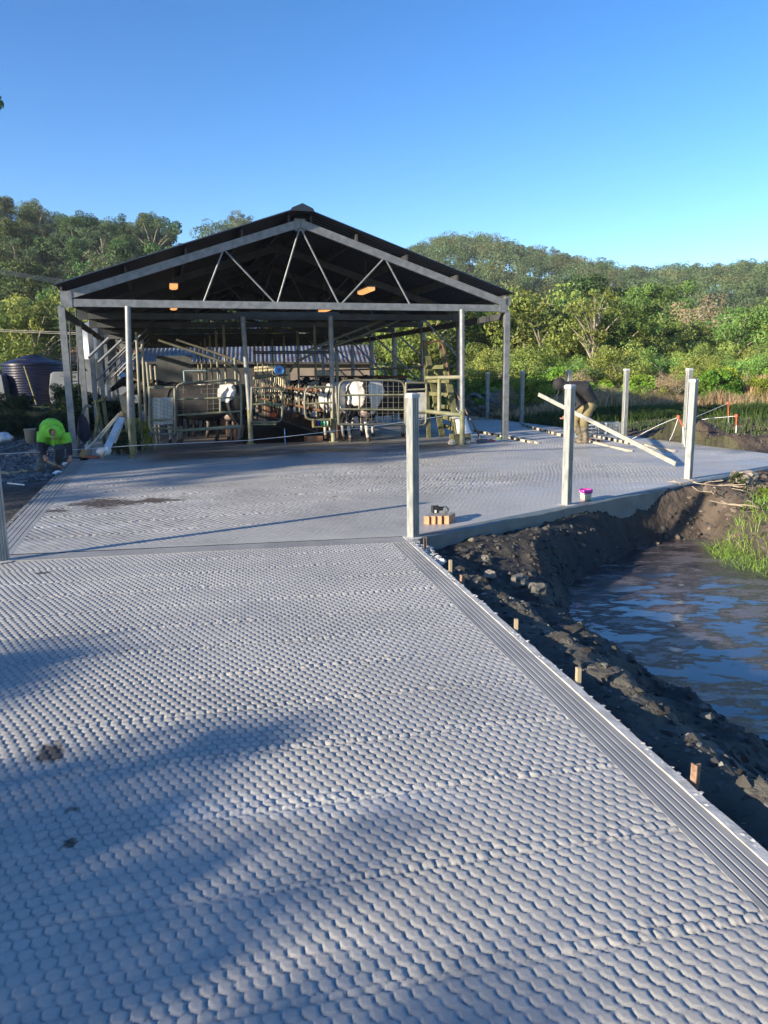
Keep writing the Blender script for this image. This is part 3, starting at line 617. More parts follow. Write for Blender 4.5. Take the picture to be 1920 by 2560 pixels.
# left group of uprights
for i, (x0, y0, x1, y1, v, lab) in enumerate(((322, 812, 337, 1100, .7, 'pale steel upright with a box clamp just right of the first pipe post'), (341, 832, 352, 1085, 1.4, 'pale steel upright, second one right of the first pipe post'), (355, 850, 366, 1078, 2.4, 'thin steel upright, third one right of the first pipe post'), (367, 905, 382, 1062, 1.6, 'short rusty upright holding the sheet-covered gate'), (376, 912, 388, 1040, 3.0, 'short rusty upright behind the sheet-covered gate, left one of two'), (388, 915, 396, 1030, 4.2, 'short rusty upright behind the sheet-covered gate, right one of two'))):
    m = MB(); p0, p1 = SP(x0, y0, v), SP(x1, y1, v); p1[2] = 0; m.tube([p1, p0], .034, 8)
    if i == 0: m.box(SP(327, 892, v), (.13, .1, .08), SHROT)
    tag(m.build('steel_upright', PIPE), lab, 'post', 'uprights at the left of the shed')
for (x, y, x1, y1, v, lab) in ((220, 895, 272, 845, .4, 'sloping pipe brace across the left shed posts, nearest one'), (246, 906, 305, 850, 2.2, 'sloping pipe brace across the left shed posts, second one'), (268, 912, 322, 862, 4.6, 'thin sloping pipe brace across the left shed posts, farthest one')):
    tag(pp('pipe_brace', [SP(x, y, v), SP(x1, y1, v)], .03, GALV, None), lab, 'brace', 'sloping braces of the left wall')
for (p, lab) in ((((395, 850), (560, 905), (600, 928), (598, 962)), 'long pipe handrail sloping down over the left cows, lower of two'), (((440, 848), (590, 900), (618, 912), (620, 955), (612, 965)), 'long pipe handrail sloping down over the left cows, upper of two'), (((1000, 800), (880, 850), (743, 898), (725, 930)), 'long pipe sloping down from the right shed posts, lower of two'), (((985, 790), (860, 838), (760, 880)), 'long pipe sloping down from the right shed posts, upper of two')):
    tag(MB().tube(chaikin([SP(x, y, 3.2 if x < 650 else 3.4) for x, y in p], 2), .03, 8).build('sloping_handrail', PIPE), lab, 'handrail', 'sloping rails inside the shed')
# right wall rails and braces
for i, (a, b, lab) in enumerate((((9.2, 2.9, 1.75), (9.2, 19, 1.75), 'upper side rail along the right wall posts of the shed'), ((9.2, 2.9, 1.15), (9.2, 19, 1.15), 'middle side rail along the right wall posts of the shed'), ((9.2, 2.9, .6), (9.2, 19, .6), 'lower side rail along the right wall posts of the shed'))):
    tag(pp('side_rail', [S(*a), S(*b)], .03, PIPE, None), lab, 'rail', 'rails of the right wall')
for (x, y, x1, y1, v) in ((1062, 800, 1148, 897, 2.8), (1000, 842, 1058, 895, 5.6)):
    pp('knee_brace', [SP(x, y, v), SP(x1, y1, v)], .028, GALV, shed)
for k in (2, 3, 4, 5): pp('knee_brace', [TS(k, 9.2, 1.3), TS(k, 7.6, 2.9)], .025, GALV, shed); pp('knee_brace', [TS(k, .06, 1.5), TS(k, 1.5, 2.9)], .025, GALV, shed)
# herringbone bails either side of the pit
def bail(side, label):
    u0 = PIT[0] - .12 if side < 0 else PIT[1] + .12
    t = thing('herringbone_bail', label, 'bail', S(u0, 2.1, 0))
    for (z, r_, mt) in ((1.15, .045, RUST), (.62, .04, RUST)): pp('rump_rail', [S(u0, 2.2, z), S(u0, 18.5, z)], r_, mt, t)
    for i in range(22):
        v = 2.5 + i * .72
        m = MB(); m.tube(chaikin([S(u0, v, .62), S(u0, v, 1.15), S(u0 + side * .10, v + .05, 1.32), S(u0 + side * .25, v + .2, 1.3), S(u0 + side * .32, v + .3, .95)], 2), .014, 5); m.build('bail_loop', OLDST if i % 3 else PIPE, t)
    for i in range(7): pp('stanchion', [S(u0, 2.3 + i * 2.6, 0), S(u0, 2.3 + i * 2.6, 2.9 if i else 2.0)], .035, PIPE, t)
    for i in range(16): pp('splash_bar', [S(u0 + side * 1.9, 3 + i * .9, .3), S(u0 + side * 1.9, 3 + i * .9, 1.5)], .018, PIPE, t)
    pp('breast_rail', [S(u0 + side * 1.9, 2.5, 1.5), S(u0 + side * 1.9, 18, 1.5)], .035, RUST, t)
    m = MB(); m.bar(S(u0 + side * .03, 2.2, .2), S(u0 + side * .03, 18.5, .2), .03, .36); m.build('kick_panel', RUST, t)
bail(-1, 'row of looped rump rails and stanchions along the left side of the milking pit')
bail(1, 'rust-orange rump rails with looped hoops along the right side of the milking pit')
# milking plant over the pit
YEL = mat('cream_plastic_tube', (.75, .66, .42), (.6, .52, .33), .5)
t = thing('milking_plant', 'rack of cream rolls, hanging cream tubes and milk lines over the milking pit', 'milking machine', SP(670, 940, 2.6))
m = MB(); m.tube([SP(632, 944, 2.4), SP(712, 934, 3.4)], .05, 10); m.build('milk_line', PIPE, t)
for c_ in range(5):
    for r_ in range(2 if c_ else 2):
        p = SP(636 + c_ * 12.5, 928 - r_ * 8 - c_ * 1.0, 2.6 + .2 * c_); MB().tube([p, p + UV_u * .11], .034, 10).build('roll', YEL, t)
    x = 644 + c_ * 12.5; MB().tube([SP(x, 958, 2.55), SP(x, 908, 2.55)], .012, 5).build('rack_upright', PIPE, t)
for i in range(16):
    x = 640 + i * 5.2; v = 3.0 + i * .35; y0 = 946 - .3 * i
    MB().tube([SP(x, y0, v), SP(x + .5, 988 + 8 * sin(i * 1.7), v)], .020 if i > 9 else .012, 6).build('hanging_tube', YEL if i % 2 or i > 10 else PIPE, t)
for i in range(9): MB().tube(chaikin([SP(660 + i * 6, 985, 3.6), SP(668 + i * 7, 978, 3.7), SP(682 + i * 7, 1000, 3.8), SP(676 + i * 6, 1045, 3.8)], 2), .012, 5).build('rubber_hose', BLACKP, t)
m = MB(); c = SP(698, 925, 2.3); m.tube([c - UV_v * .06, c + UV_v * .10], .108, 24); t2 = thing('hose_reel', 'round light blue drum end facing the camera, beside the cream rolls', 'reel', c); m.build('drum', BLUEP, t2)
MB().tube([c - UV_v * .068, c - UV_v * .055], .045, 16).build('hub', mat('deep_blue', (.05, .15, .5)), t2); MB().lathe(c - (0, 0, .15), [(.001, 0), (.2, .01), (.24, .05)], 20).build('drip_tray', GALV, t2)
for (x, y, v, col, lab) in ((683, 1038, 2.6, (.9, .16, .05), 'orange plastic can behind the small left gate'),):
    tag(MB().blob(SP(x, y, v), (.08, .06, .07), 3, .2).build('orange_can', mat('orange_plastic', col)), lab, 'can')
t = thing('shelf_box', 'green metal shelf box of coloured bottles under the right-hand small gate', 'box', SP(805, 1066, 1.5))
m = MB(); c = SP(805, 1066, 1.5); m.box(c, (.42, .2, .03), SHROT); m.box(c + UV_v * .09 + (0, 0, .08), (.42, .02, .2), SHROT); m.box(c - UV_u * .21 + (0, 0, .08), (.02, .2, .2), SHROT); m.box(c + UV_u * .21 + (0, 0, .08), (.02, .2, .2), SHROT); m.build('tray', TIMBERG, t)
for i, cc in enumerate(((.5, .05, .05), (.05, .06, .5), (.05, .4, .12), (.1, .45, .3), (.4, .45, .4))): MB().lathe(c + UV_u * (-.16 + .075 * i) + (0, 0, .015), [(.001, 0), (.028, 0), (.03, .09), (.012, .12), (.012, .14), (.001, .14)], 10).build('bottle', mat('bottle%d' % i, cc, rough=.3), t)
t = thing('plywood_box', 'broken brown timber crate at the foot of the pipe post right of the pit', 'crate', SP(805, 1095, 1.95)); m = MB(); c = S(5.2, 1.98, 0.06); m.box(c, (.4, .02, .14), SHROT); m.box(c + UV_v * .2, (.4, .02, .14), SHROT); m.box(c - UV_u * .2 + UV_v * .1, (.02, .2, .14), SHROT); m.build('boards', mat('brown_ply', (.3, .15, .08), (.2, .1, .05)), t)
# far vat-room things seen through the shed
tag(MB().tube([SP(398, 911, 13), SP(476, 914, 13)], .035, 8).build('fluorescent_tube', mat('lit_tube', (.9, .8, .4), emit=(1, .78, .35), es=1.6)), 'long lit yellow tube lamp above the left cows', 'lamp')
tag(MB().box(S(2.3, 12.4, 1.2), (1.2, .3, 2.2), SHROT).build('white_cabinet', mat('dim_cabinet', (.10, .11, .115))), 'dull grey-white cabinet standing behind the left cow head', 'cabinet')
t = thing('blue_frame', 'pale blue tubular frame trolley behind the left cows', 'trolley', S(3.0, 9, 0)); m = MB()
for a in (2.5, 3.6): m.tube([S(a, 9, 0), S(a, 9, 1.75)], .03, 6)
for z in (1.75, 1.3, .6): m.tube([S(2.5, 9, z), S(3.6, 9, z)], .03, 6)
m.build('frame', mat('pale_blue_paint', (.25, .36, .42)), t)

# ------------------------------------------------------------------ living things: one remeshed surface each
def remesh(m, voxel, smooth=4, name='tmp'):
    me = bpy.data.meshes.new(name); me.from_pydata(m.v, [], m.f); me.update()
    bm = bmesh.new(); bm.from_mesh(me); bmesh.ops.recalc_face_normals(bm, faces=bm.faces); bm.to_mesh(me); bm.free()
    o = bpy.data.objects.new(name, me); COL.objects.link(o)
    r = o.modifiers.new('r', 'REMESH'); r.mode = 'VOXEL'; r.voxel_size = voxel
    s = o.modifiers.new('s', 'SMOOTH'); s.factor = .6; s.iterations = smooth
    dg = bpy.context.evaluated_depsgraph_get(); dg.update(); e = o.evaluated_get(dg); me2 = bpy.data.meshes.new_from_object(e)
    bpy.data.objects.remove(o); V = np.array([tuple(v.co) for v in me2.vertices]); F = [tuple(p.vertices) for p in me2.polygons]; bpy.data.meshes.remove(me2); bpy.data.meshes.remove(me)
    return V, F
def loft(m, secs, n=14):
    """secs: (centre, ry, rz) ellipses stacked along a path; ends closed"""
    C_ = [np.array(s[0], float) for s in secs]; V = []
    for i, (c, ry, rz_) in enumerate(secs):
        d = C_[min(i + 1, len(C_) - 1)] - C_[max(i - 1, 0)]; d /= np.linalg.norm(d); side = np.cross((0, 0, 1), d)
        if np.linalg.norm(side) < .05: side = np.array([0, 1., 0])
        side /= np.linalg.norm(side); up = np.cross(d, side)
        V += [C_[i] + side * ry * cos(2 * pi * k / n) + up * rz_ * sin(2 * pi * k / n) for k in range(n)]
    F = [(i * n + k, i * n + (k + 1) % n, (i + 1) * n + (k + 1) % n, (i + 1) * n + k) for i in range(len(secs) - 1) for k in range(n)]
    F += [tuple(reversed(range(n))), tuple(range((len(secs) - 1) * n, len(secs) * n))]; m.add(V, F, True); return m
def ball(m, c, r, n=10):
    c = np.array(c, float); r = np.array(r if isinstance(r, (list, tuple)) else (r, r, r), float)
    V = []; F = []
    for i in range(1, n): 
        for k in range(n * 2): th = pi * i / n; ph = pi * k / n; V.append(c + r * np.array([sin(th) * cos(ph), sin(th) * sin(ph), cos(th)]))
    top = len(V); V += [c + (0, 0, r[2]), c - (0, 0, r[2])]; q = n * 2
    for i in range(n - 2):
        for k in range(q): F.append((i * q + k, (i + 1) * q + k, (i + 1) * q + (k + 1) % q, i * q + (k + 1) % q))
    for k in range(q): F.append((top, k, (k + 1) % q)); F.append((top + 1, (n - 2) * q + (k + 1) % q, (n - 2) * q + k))
    m.add(V, F, True); return m
COWM = mat('cow_coat', (1, 1, 1), (.85, .85, .85), .75, 0, 8, .003, 40, attr='coat', spec=.25)
def cow(label, loc, heading, scale, patches, seed, headdown=0.0, headyaw=0.0, step=0.0):
    """built facing +x at the origin, feet on z = 0"""
    m = MB()
    loft(m, [((-1.02, 0, 1.10), .10, .12), ((-.98, 0, 1.12), .22, .25), ((-.80, 0, 1.08), .27, .34), ((-.5, 0, 1.02), .30, .38), ((-.1, 0, .96), .36, .43), ((.25, 0, .97), .33, .42), ((.55, 0, 1.02), .27, .40), ((.78, 0, 1.06), .20, .34), ((.90, 0, 1.08), .12, .24)])
    for s_ in (-1, 1): ball(m, (-.72, s_ * .22, 1.33), (.13, .07, .06)); ball(m, (-.98, s_ * .10, 1.24), (.08, .05, .06)); ball(m, (-.72, s_ * .20, .98), (.24, .13, .30)); ball(m, (.62, s_ * .20, .98), (.16, .10, .30))
    ball(m, (.58, 0, 1.32), (.2, .09, .10))
    hy = headyaw; hx = lambda d, z: (.86 + d * cos(hy), d * sin(hy), z)
    loft(m, [((.70, 0, 1.15), .15, .26), (hx(.12, 1.20 - .2 * headdown), .12, .19), (hx(.36, 1.30 - .5 * headdown), .095, .14), (hx(.46, 1.35 - .6 * headdown), .09, .12)])
    zh = 1.36 - .62 * headdown
    loft(m, [(hx(.42, zh + .05), .10, .11), (hx(.52, zh + .03), .115, .12), (hx(.66, zh - .05), .09, .10), (hx(.80, zh - .14), .068, .075), (hx(.90, zh - .20), .075, .07), (hx(.95, zh - .23), .055, .05)])
    for s_ in (-1, 1):
        p = np.array(hx(.46, zh + .07)); sd = np.array([-sin(hy), cos(hy), 0]) * s_; loft(m, [(p + sd * .08, .035, .03), (p + sd * .17 + (0, 0, .0), .055, .022), (p + sd * .24 + (0, 0, -.02), .02, .012)])
    for s_ in (-1, 1):        # front leg: elbow, knee, fetlock, hoof
        f = .62 + step * .10 * s_; m.tube([(.62, s_ * .17, .88), (f, s_ * .17, .62), (f + .01, s_ * .17, .40), (f - .01, s_ * .17, .16), (f + .02, s_ * .17, .06), (f + .03, s_ * .17, 0)], [.12, .075, .055, .038, .050, .058], 10)
        h = -.78 - step * .12 * s_; m.tube([(-.70, s_ * .18, .95), (h + .12, s_ * .18, .68), (h - .06, s_ * .18, .47), (h - .03, s_ * .18, .20), (h + .01, s_ * .18, .07), (h + .03, s_ * .18, 0)], [.17, .10, .055, .042, .052, .060], 10)
    V, F = remesh(m, .028, 5)
    # coat
    n = np.zeros(len(V))
    for (px, pz, rx, rz_, sgn) in patches:
        g = 1 - np.sqrt(((V[:, 0] - px) / rx) ** 2 + ((V[:, 2] - pz) / rz_) ** 2); g = g + .35 * fbm(V[:, 0] + seed, V[:, 2] + V[:, 1] * .7, 3.0, 3, seed)
        n = np.where(g > 0, 1 if sgn > 0 else 0, n)
    legs = (V[:, 2] < .42 + .05 * fbm(V[:, 0] * 4, V[:, 1] * 4, 3, 2, seed)) * (1 if seed % 2 else .35)
    wmask = np.clip(np.maximum(n, legs * (V[:, 2] > .1) * (seed % 3 != 0)), 0, 1)
    mud_ = sstep(.5, .0, V[:, 2])[:, None]
    col = np.array([.022, .021, .022]) * (1 - wmask[:, None]) + np.array([.68, .65, .60]) * wmask[:, None]
    col = col * (1 - mud_ * .6) + np.array([.10, .08, .055]) * mud_ * .6
    root = thing('cow', label, 'cow', (0, 0, 0), 'cows waiting in the milking shed')
    tri = []
    body = MB(); body.v = [tuple(p) for p in V]; body.f = F; body.mi = [0] * len(F); body.sm = [True] * len(F)
    o = body.build('body', COWM, root); at = o.data.color_attributes.new('coat', 'FLOAT_COLOR', 'POINT'); cc = np.ones((len(V), 4), np.float32); cc[:, :3] = col; at.data.foreach_set('color', cc.ravel())
    ud = MB(); ball(ud, (-.58, 0, .66), (.18, .16, .13)); [ud.tube([(-.52 - .13 * i, .08 * j, .52), (-.52 - .13 * i, .08 * j, .43)], [.022, .015], 6) for i in (0, 1) for j in (-1, 1)]
    ud.build('udder', mat('udder_skin', (.36, .27, .23), (.28, .21, .18), .6), root)
    tl = MB(); tl.tube([(-1.02, 0, 1.24), (-1.12, .01, 1.1), (-1.12, .02, .75), (-1.10, .02, .5)], [.035, .025, .018, .045], 8); tl.build('tail', mat('tail_black', (.03, .03, .03)), root)
    ey = MB(); [ball(ey, np.array(hx(.60, zh + .02)) + np.array([-sin(hy), cos(hy), 0]) * s_ * .098, .018, 6) for s_ in (-1, 1)]; ey.build('eyes', mat('eye_black', (.005, .005, .005), rough=.1), root)
    mz = MB(); ball(mz, hx(.945, zh - .225), (.035, .062, .045)); mz.build('muzzle', mat('muzzle_skin', (.12, .09, .085), rough=.4), root)
    for s_ in (-1, 1):
        pass
    root.rotation_euler = (0, 0, heading); root.location = Vector(loc); root.scale = (scale,) * 3
    return root
HU = SHROT
cow('black cow with white shoulder patch and white rump behind the left mesh gate', G(505, 1106), HU + pi - .08, 1.0, [(.15, 1.30, .17, .30, 1), (-.80, 1.2, .17, .55, 1), (-.1, .62, .12, .12, 1), (.45, 1.36, .10, .04, 1)], 1, .05, .3, 1)
cow('mostly black cow standing close behind the white-rumped cow on the left', G(540, 1092) + UV_v * .5, HU + pi - .15, .98, [(-.3, 1.33, .25, .07, 1)], 3, .1, 0, -1)
cow('cow with a wide white band and pale udder behind the right mesh gate', G(962, 1098), HU + .42, 1.04, [(-.52, 1.1, .24, .5, 1), (-.95, 1.2, .15, .4, 1), (.9, 1.35, .25, .06, 1), (-.2, 1.42, .5, .07, 1)], 1, .25, -.2, 1)
cow('large white-flanked cow seen from behind between the pipe post and the right mesh gate', G(880, 1096) + UV_v * .6, HU + .9, 1.04, [(-.7, .95, .45, .30, 1), (.0, 1.35, .5, .14, 1), (-.2, .9, .25, .3, 1)], 5, 0, 0, 0)
cow('black and white cow standing behind the rust-orange rail right of the pit', S(6.75, 4.6), HU + .95, 1.02, [(-.8, 1.15, .3, .4, 1), (-.2, 1.35, .35, .12, 1), (.1, .8, .3, .2, 1)], 7, 0, 0, 0)
cow('dark cow second in the row behind the rust-orange rail', S(6.8, 6.4), HU + 1.0, 1.0, [(-.85, .95, .2, .25, 1)], 9, 0, 0, 0)
cow('dark cow third in the row behind the rust-orange rail', S(6.8, 8.1), HU + 1.0, 1.0, [(-.2, 1.2, .3, .25, 1), (-.9, 1.1, .2, .25, 1)], 11, 0, 0, 0)
cow('black cow facing the pit in the row left of the milking pit', S(2.5, 5.2), HU + pi - .9, 1.0, [(-.6, 1.2, .2, .25, 1)], 2, 0, 0, 0)
cow('black cow with raised head deeper inside the left side of the shed', S(2.0, 8.0), HU + pi + .5, 1.02, [(.2, 1.2, .2, .25, 1)], 4, -.1, 0, 0)

_cows = [o for o in bpy.data.objects if o.name.startswith('cow')]
def cow_again(i, p, h, s_, label): c = copy_tree(_cows[i]); c.location = Vector(p); c.rotation_euler = (0, 0, h); c.scale = (s_,) * 3; c['label'] = label
cow_again(1, S(2.6, 3.7), HU + pi - .7, 1.0, 'black cow second in the row left of the milking pit')
cow_again(5, S(2.4, 6.8), HU + pi - .8, 1.0, 'dark cow fourth in the row left of the milking pit')
cow_again(6, S(2.5, 9.8), HU + pi - .9, 1.0, 'dark cow at the far end of the row left of the milking pit')
cow_again(5, S(6.8, 9.8), HU + .9, 1.0, 'dark cow fourth in the row behind the rust-orange rail')
cow_again(7, S(6.9, 11.6), HU + .9, 1.0, 'dark cow fifth in the row behind the rust-orange rail')
cow_again(4, S(6.7, 13.2), HU + 1.0, 1.0, 'farthest black and white cow behind the rust-orange rail')
cow_again(1, G(1003, 1090) + UV_v * 1.0, HU + .15, 1.0, 'dark cow whose head shows right of the right mesh gate')
cow_again(4, S(6.35, 2.6), HU + .75, 1.0, 'black and white cow squeezed between the pit rail and the white-flanked cow')
cow_again(7, S(2.7, 2.55), HU + pi - .25, 1.0, 'black cow standing behind the two cows at the left mesh gate')
SKIN = mat('weathered_skin', (.42, .22, .15), (.34, .17, .12), .6, spec=.4)
def rem_obj(m, name, mtl, parent=None, voxel=.014, smooth=3, origin=None):
    V, F = remesh(m, voxel, smooth); b = MB(); b.v = [tuple(p) for p in V]; b.f = F; b.mi = [0] * len(F); b.sm = [True] * len(F); return b.build(name, mtl, parent, origin)
def hand(m, wrist, dirn, palm_n, side, curl=.5, s=1.0):
    """palm, four bent unequal fingers and a side thumb"""
    w0 = np.array(wrist, float); d = np.array(dirn, float); d /= np.linalg.norm(d); n = np.array(palm_n, float); n -= d * (n @ d); n /= np.linalg.norm(n); sd = np.cross(d, n) * side
    m.tube([w0, w0 + d * .03 * s, w0 + d * .085 * s], [.026 * s, .034 * s, .036 * s], 10)
    for i, L_ in enumerate((.072, .080, .074, .058)):
        b = w0 + d * .085 * s + sd * (.027 - .018 * i) * s; e1 = d * cos(curl) + n * sin(curl); e2 = d * cos(curl * 2.1) + n * sin(curl * 2.1)
        m.tube([b, b + e1 * L_ * .5 * s, b + e1 * L_ * .5 * s + e2 * L_ * .5 * s], [.0105 * s, .0098 * s, .008 * s], 7)
    b = w0 + d * .035 * s + sd * .028 * s; e = d * .6 + sd * .7 + n * .35; e /= np.linalg.norm(e); m.tube([b, b + e * .035 * s, b + e * .035 * s + (d * .8 + n * .5) * .032 * s], [.014 * s, .012 * s, .010 * s], 7)
def torso(m, P):
    for c, a, b in P: ball(m, c, (a, b, b), 8)
# --- worker in the green hooded shirt, bending over the slab edge at the left
Yf = 13.25
hipc = D(128, 1092, Yf + .42); sh_l = D(107, 1080, Yf + .02); sh_r = D(161, 1083, Yf + .02); neck = D(133, 1076, Yf - .02); headc = D(137, 1083, Yf - .16)
kn_l = D(104, 1128, Yf + .12); kn_r = D(150, 1126, Yf + .10); an_l = G(103, 1176); an_r = G(147, 1168); hip_l = D(112, 1094, Yf + .40); hip_r = D(144, 1094, Yf + .40)
el_l = D(103, 1118, Yf - .05); el_r = D(172, 1118, Yf + .02); wr_l = D(112, 1143, Yf - .13); wr_r = D(176, 1143, Yf + .0)
m = MB(); m.tube([hipc, (hipc + neck) / 2 + (0, 0, .03), neck], [.14, .15, .10], 12); ball(m, headc, (.075, .09, .10)); m.tube([neck, headc], [.06, .06], 8)
ball(m, headc + np.array([0, -.095, -.02]), (.014, .02, .02), 6); ball(m, headc + np.array([0, -.07, -.07]), (.045, .04, .035), 6)
for a, b, c, r_ in ((hip_l, kn_l, an_l, .085), (hip_r, kn_r, an_r, .085)): m.tube([a, b, c + (0, 0, .05)], [r_, .055, .04], 10); m.tube([c + (0, .05, .04), c + (0, -.16, .03)], [.045, .04], 8)
for a, b, c in ((sh_l, el_l, wr_l), (sh_r, el_r, wr_r)): m.tube([a, b, c], [.055, .042, .028], 10)
hand(m, wr_l, D(120, 1158, Yf - .2) - wr_l, (.6, 0, -.3), 1, .6, 1.05); hand(m, wr_r, D(174, 1158, Yf - .02) - wr_r, (-.5, 0, -.4), -1, .6, 1.05)
base = (float(an_l[0] + an_r[0]) / 2, float(an_l[1]), 0.0)
person1 = rem_obj(m, 'person', SKIN, None, .011, 2, base); tag(person1, 'person in a bright green hooded shirt bending down at the left slab edge', 'person')
HIVIS = mat('hi_vis_green_cloth', (.27, .72, .06), (.17, .50, .04), .8, 0, 7, .02, 9)
NAVY = mat('navy_cloth', (.012, .014, .03), (.02, .022, .04), .85)
m = MB(); back = (hipc + neck) / 2
m.tube([hipc + (0, .0, .03), back + (0, 0, .08), neck + (0, .02, .03)], [.20, .21, .16], 14); m.tube([sh_l + (.02, 0, 0), sh_r + (-.02, 0, 0)], [.11, .11], 12); m.tube([D(112, 1098, Yf + .16), D(154, 1099, Yf + .16)], [.10, .10], 12)
for a, b in ((sh_l, el_l), (sh_r, el_r)): e = a + (b - a) * .72; m.tube([a, e], [.10, .085], 12)
rem_obj(m, 'shirt', HIVIS, person1, .016, 4)
m = MB(); hc = headc + (0, .03, .01)           # hood: open-fronted shell
n1, n2 = 18, 12; V = []; 
for i in range(n2 + 1):
    ph = radians(33) + (pi - radians(33)) * i / n2
    for k in range(n1): a = 2 * pi * k / n1; V.append(hc + np.array([.115 * sin(ph) * cos(a), -.16 * cos(ph), .135 * sin(ph) * sin(a) + .01]))
q = len(V); V += [hc + (np.array(p) - hc) * .86 for p in V]; F = []
for i in range(n2):
    for k in range(n1): a, b, c_, d_ = i * n1 + k, i * n1 + (k + 1) % n1, (i + 1) * n1 + (k + 1) % n1, (i + 1) * n1 + k; F += [(a, b, c_, d_), (q + d_, q + c_, q + b, q + a)]
for k in range(n1): F.append((q + k, q + (k + 1) % n1, (k + 1) % n1, k))
m.add(V, F, True); m.build('hood', HIVIS, person1)
m = MB(); m.tube(chaikin([headc + (-.01, -.10, -.10), D(131, 1108, Yf - .2), D(130, 1113, Yf - .2)], 1), .012, 5); m.tube([headc + (.0, -.10, -.10), D(135, 1115, Yf - .2)], .012, 5); m.build('drawstring', HIVIS, person1)
m = MB()
for a, b, c in ((sh_l, el_l, wr_l), (sh_r, el_r, wr_r)): m.tube([a + (b - a) * .68, b, b + (c - b) * .85], [.068, .058, .045], 10)
rem_obj(m, 'sleeves', NAVY, person1, .014, 3)
m = MB(); m.tube([hipc + (0, .06, 0), hipc + (0, -.1, .0)], [.16, .15], 12)
for a, b, c in ((hip_l, kn_l, an_l), (hip_r, kn_r, an_r)): m.tube([a, b, b + (c - b) * .65], [.115, .085, .075], 12)
rem_obj(m, 'jeans', mat('muddy_blue_denim', (.05, .075, .11), (.06, .06, .06), .85, 0, 6), person1, .016, 4)
m = MB()
for b, c in ((kn_l, an_l), (kn_r, an_r)): m.tube([b + (c - b) * .45, c + (0, 0, .09), c + (0, 0, .02)], [.078, .062, .06], 12); m.tube([c + (0, .04, .05), c + (0, -.13, .045), c + (0, -.2, .035)], [.058, .055, .035], 10)
rem_obj(m, 'rubber_boots', mat('muddy_olive_boots', (.14, .14, .12), (.08, .08, .06), .6, 0, 10), person1, .014, 3)
t = thing('hand_float', 'small timber-handled concrete float held by the person in green', 'trowel', G(140, 1163)); m = MB(); a = D(118, 1154, Yf - .2); b = D(160, 1170, Yf - .1); m.bar(a, (a + b) / 2, .03, .03); m.build('handle', TIMBER, t); m = MB(); m.bar((a + b) / 2 - (0, 0, .0), b, .09, .02); m.build('blade', mat('brown_wood_blade', (.3, .16, .09)), t)
# --- worker in black, stooping over the screed beam on the right
Y2 = float(G(1450, 1108)[1])
hip = D(1474, 1010, Y2 + .05); nk = D(1418, 968, Y2 - .05); hd = D(1398, 962, Y2 - .08)
k1 = D(1436, 1050, Y2 + .14); k2 = D(1460, 1052, Y2 - .12); f1 = G(1438, 1100); f2 = G(1456, 1106); f1[1] = Y2 + .15; f2[1] = Y2 - .1
s1 = D(1424, 985, Y2 + .17); s2 = D(1428, 985, Y2 - .19); e1 = D(1432, 1018, Y2 + .2); e2 = D(1450, 1012, Y2 - .26); w1 = D(1412, 1040, Y2 + .05); w2 = D(1424, 1033, Y2 - .25)
m = MB(); mid = D(1456, 975, Y2); m.tube([hip, mid, nk], [.14, .16, .08], 12); ball(m, hd, (.10, .085, .11)); m.tube([nk, hd], .055, 8); ball(m, hd + (-.1, 0, -.02), (.02, .015, .02), 6)
for a, b, c in ((hip + (0, .09, 0), k1, f1), (hip + (0, -.09, 0), k2, f2)): m.tube([a, b, c + (0, 0, .05)], [.09, .06, .045], 10); m.tube([c + (.05, 0, .04), c + (-.14, 0, .03)], [.045, .035], 8)
for a, b, c in ((s1, e1, w1), (s2, e2, w2)): m.tube([a, b, c], [.055, .042, .028], 10)
hand(m, w1, (-.5, -.2, -.6), (-.8, 0, .3), 1, .9); hand(m, w2, (-.5, .0, -.7), (-.8, 0, .3), -1, .9)
person2 = rem_obj(m, 'person', SKIN, None, .012, 2, (float(f1[0] + f2[0]) / 2, Y2, 0)); tag(person2, 'person in black hooded jacket and olive trousers stooping over the long pale beam', 'person')
BLKC = mat('black_jacket_cloth', (.012, .012, .015), (.02, .02, .022), .8, 0, 8, .01, 10)
m = MB(); m.tube([hip + (0, 0, .05), mid + (.02, 0, .02), nk], [.175, .205, .14], 14); m.tube([s1, s2], .11, 12)
for a, b, c in ((s1, e1, w1), (s2, e2, w2)): m.tube([a, b, b + (c - b) * .9], [.095, .07, .05], 12)
rem_obj(m, 'jacket', BLKC, person2, .018, 4)
m = MB(); ball(m, hd + (-.005, 0, .015), (.135, .12, .145)); m.tube([hd + (.05, 0, .0), nk], [.11, .13], 12); rem_obj(m, 'hood', BLKC, person2, .018, 4)
m = MB(); m.tube(chaikin([hd + (-.02, -.05, -.12), D(1393, 990, Y2 - .12), D(1374, 1006, Y2 - .12)], 2), .007, 5); m.tube(chaikin([hd + (-.01, -.02, -.12), D(1396, 990, Y2 - .1), D(1387, 1008, Y2 - .1)], 2), .007, 5); m.build('drawstring', BLACKP, person2)
m = MB(); m.tube([hip + (.02, 0, .04), hip + (-.04, 0, -.1)], [.165, .16], 12)
for a, b, c in ((hip + (0, .09, 0), k1, f1), (hip + (0, -.09, 0), k2, f2)): m.tube([a, b, b + (c - b) * .25], [.125, .10, .10], 12)
rem_obj(m, 'trousers', mat('olive_trousers', (.23, .19, .09), (.15, .125, .06), .85, 0, 5, .006, 14), person2, .018, 4)
m = MB()
for b, c in ((k1, f1), (k2, f2)): m.tube([b + (c - b) * .1, b + (c - b) * .55, c + (0, 0, .09), c + (0, 0, .03)], [.092, .082, .065, .062], 12); m.tube([c + (.05, 0, .05), c + (-.12, 0, .045), c + (-.19, 0, .035)], [.06, .056, .035], 10)
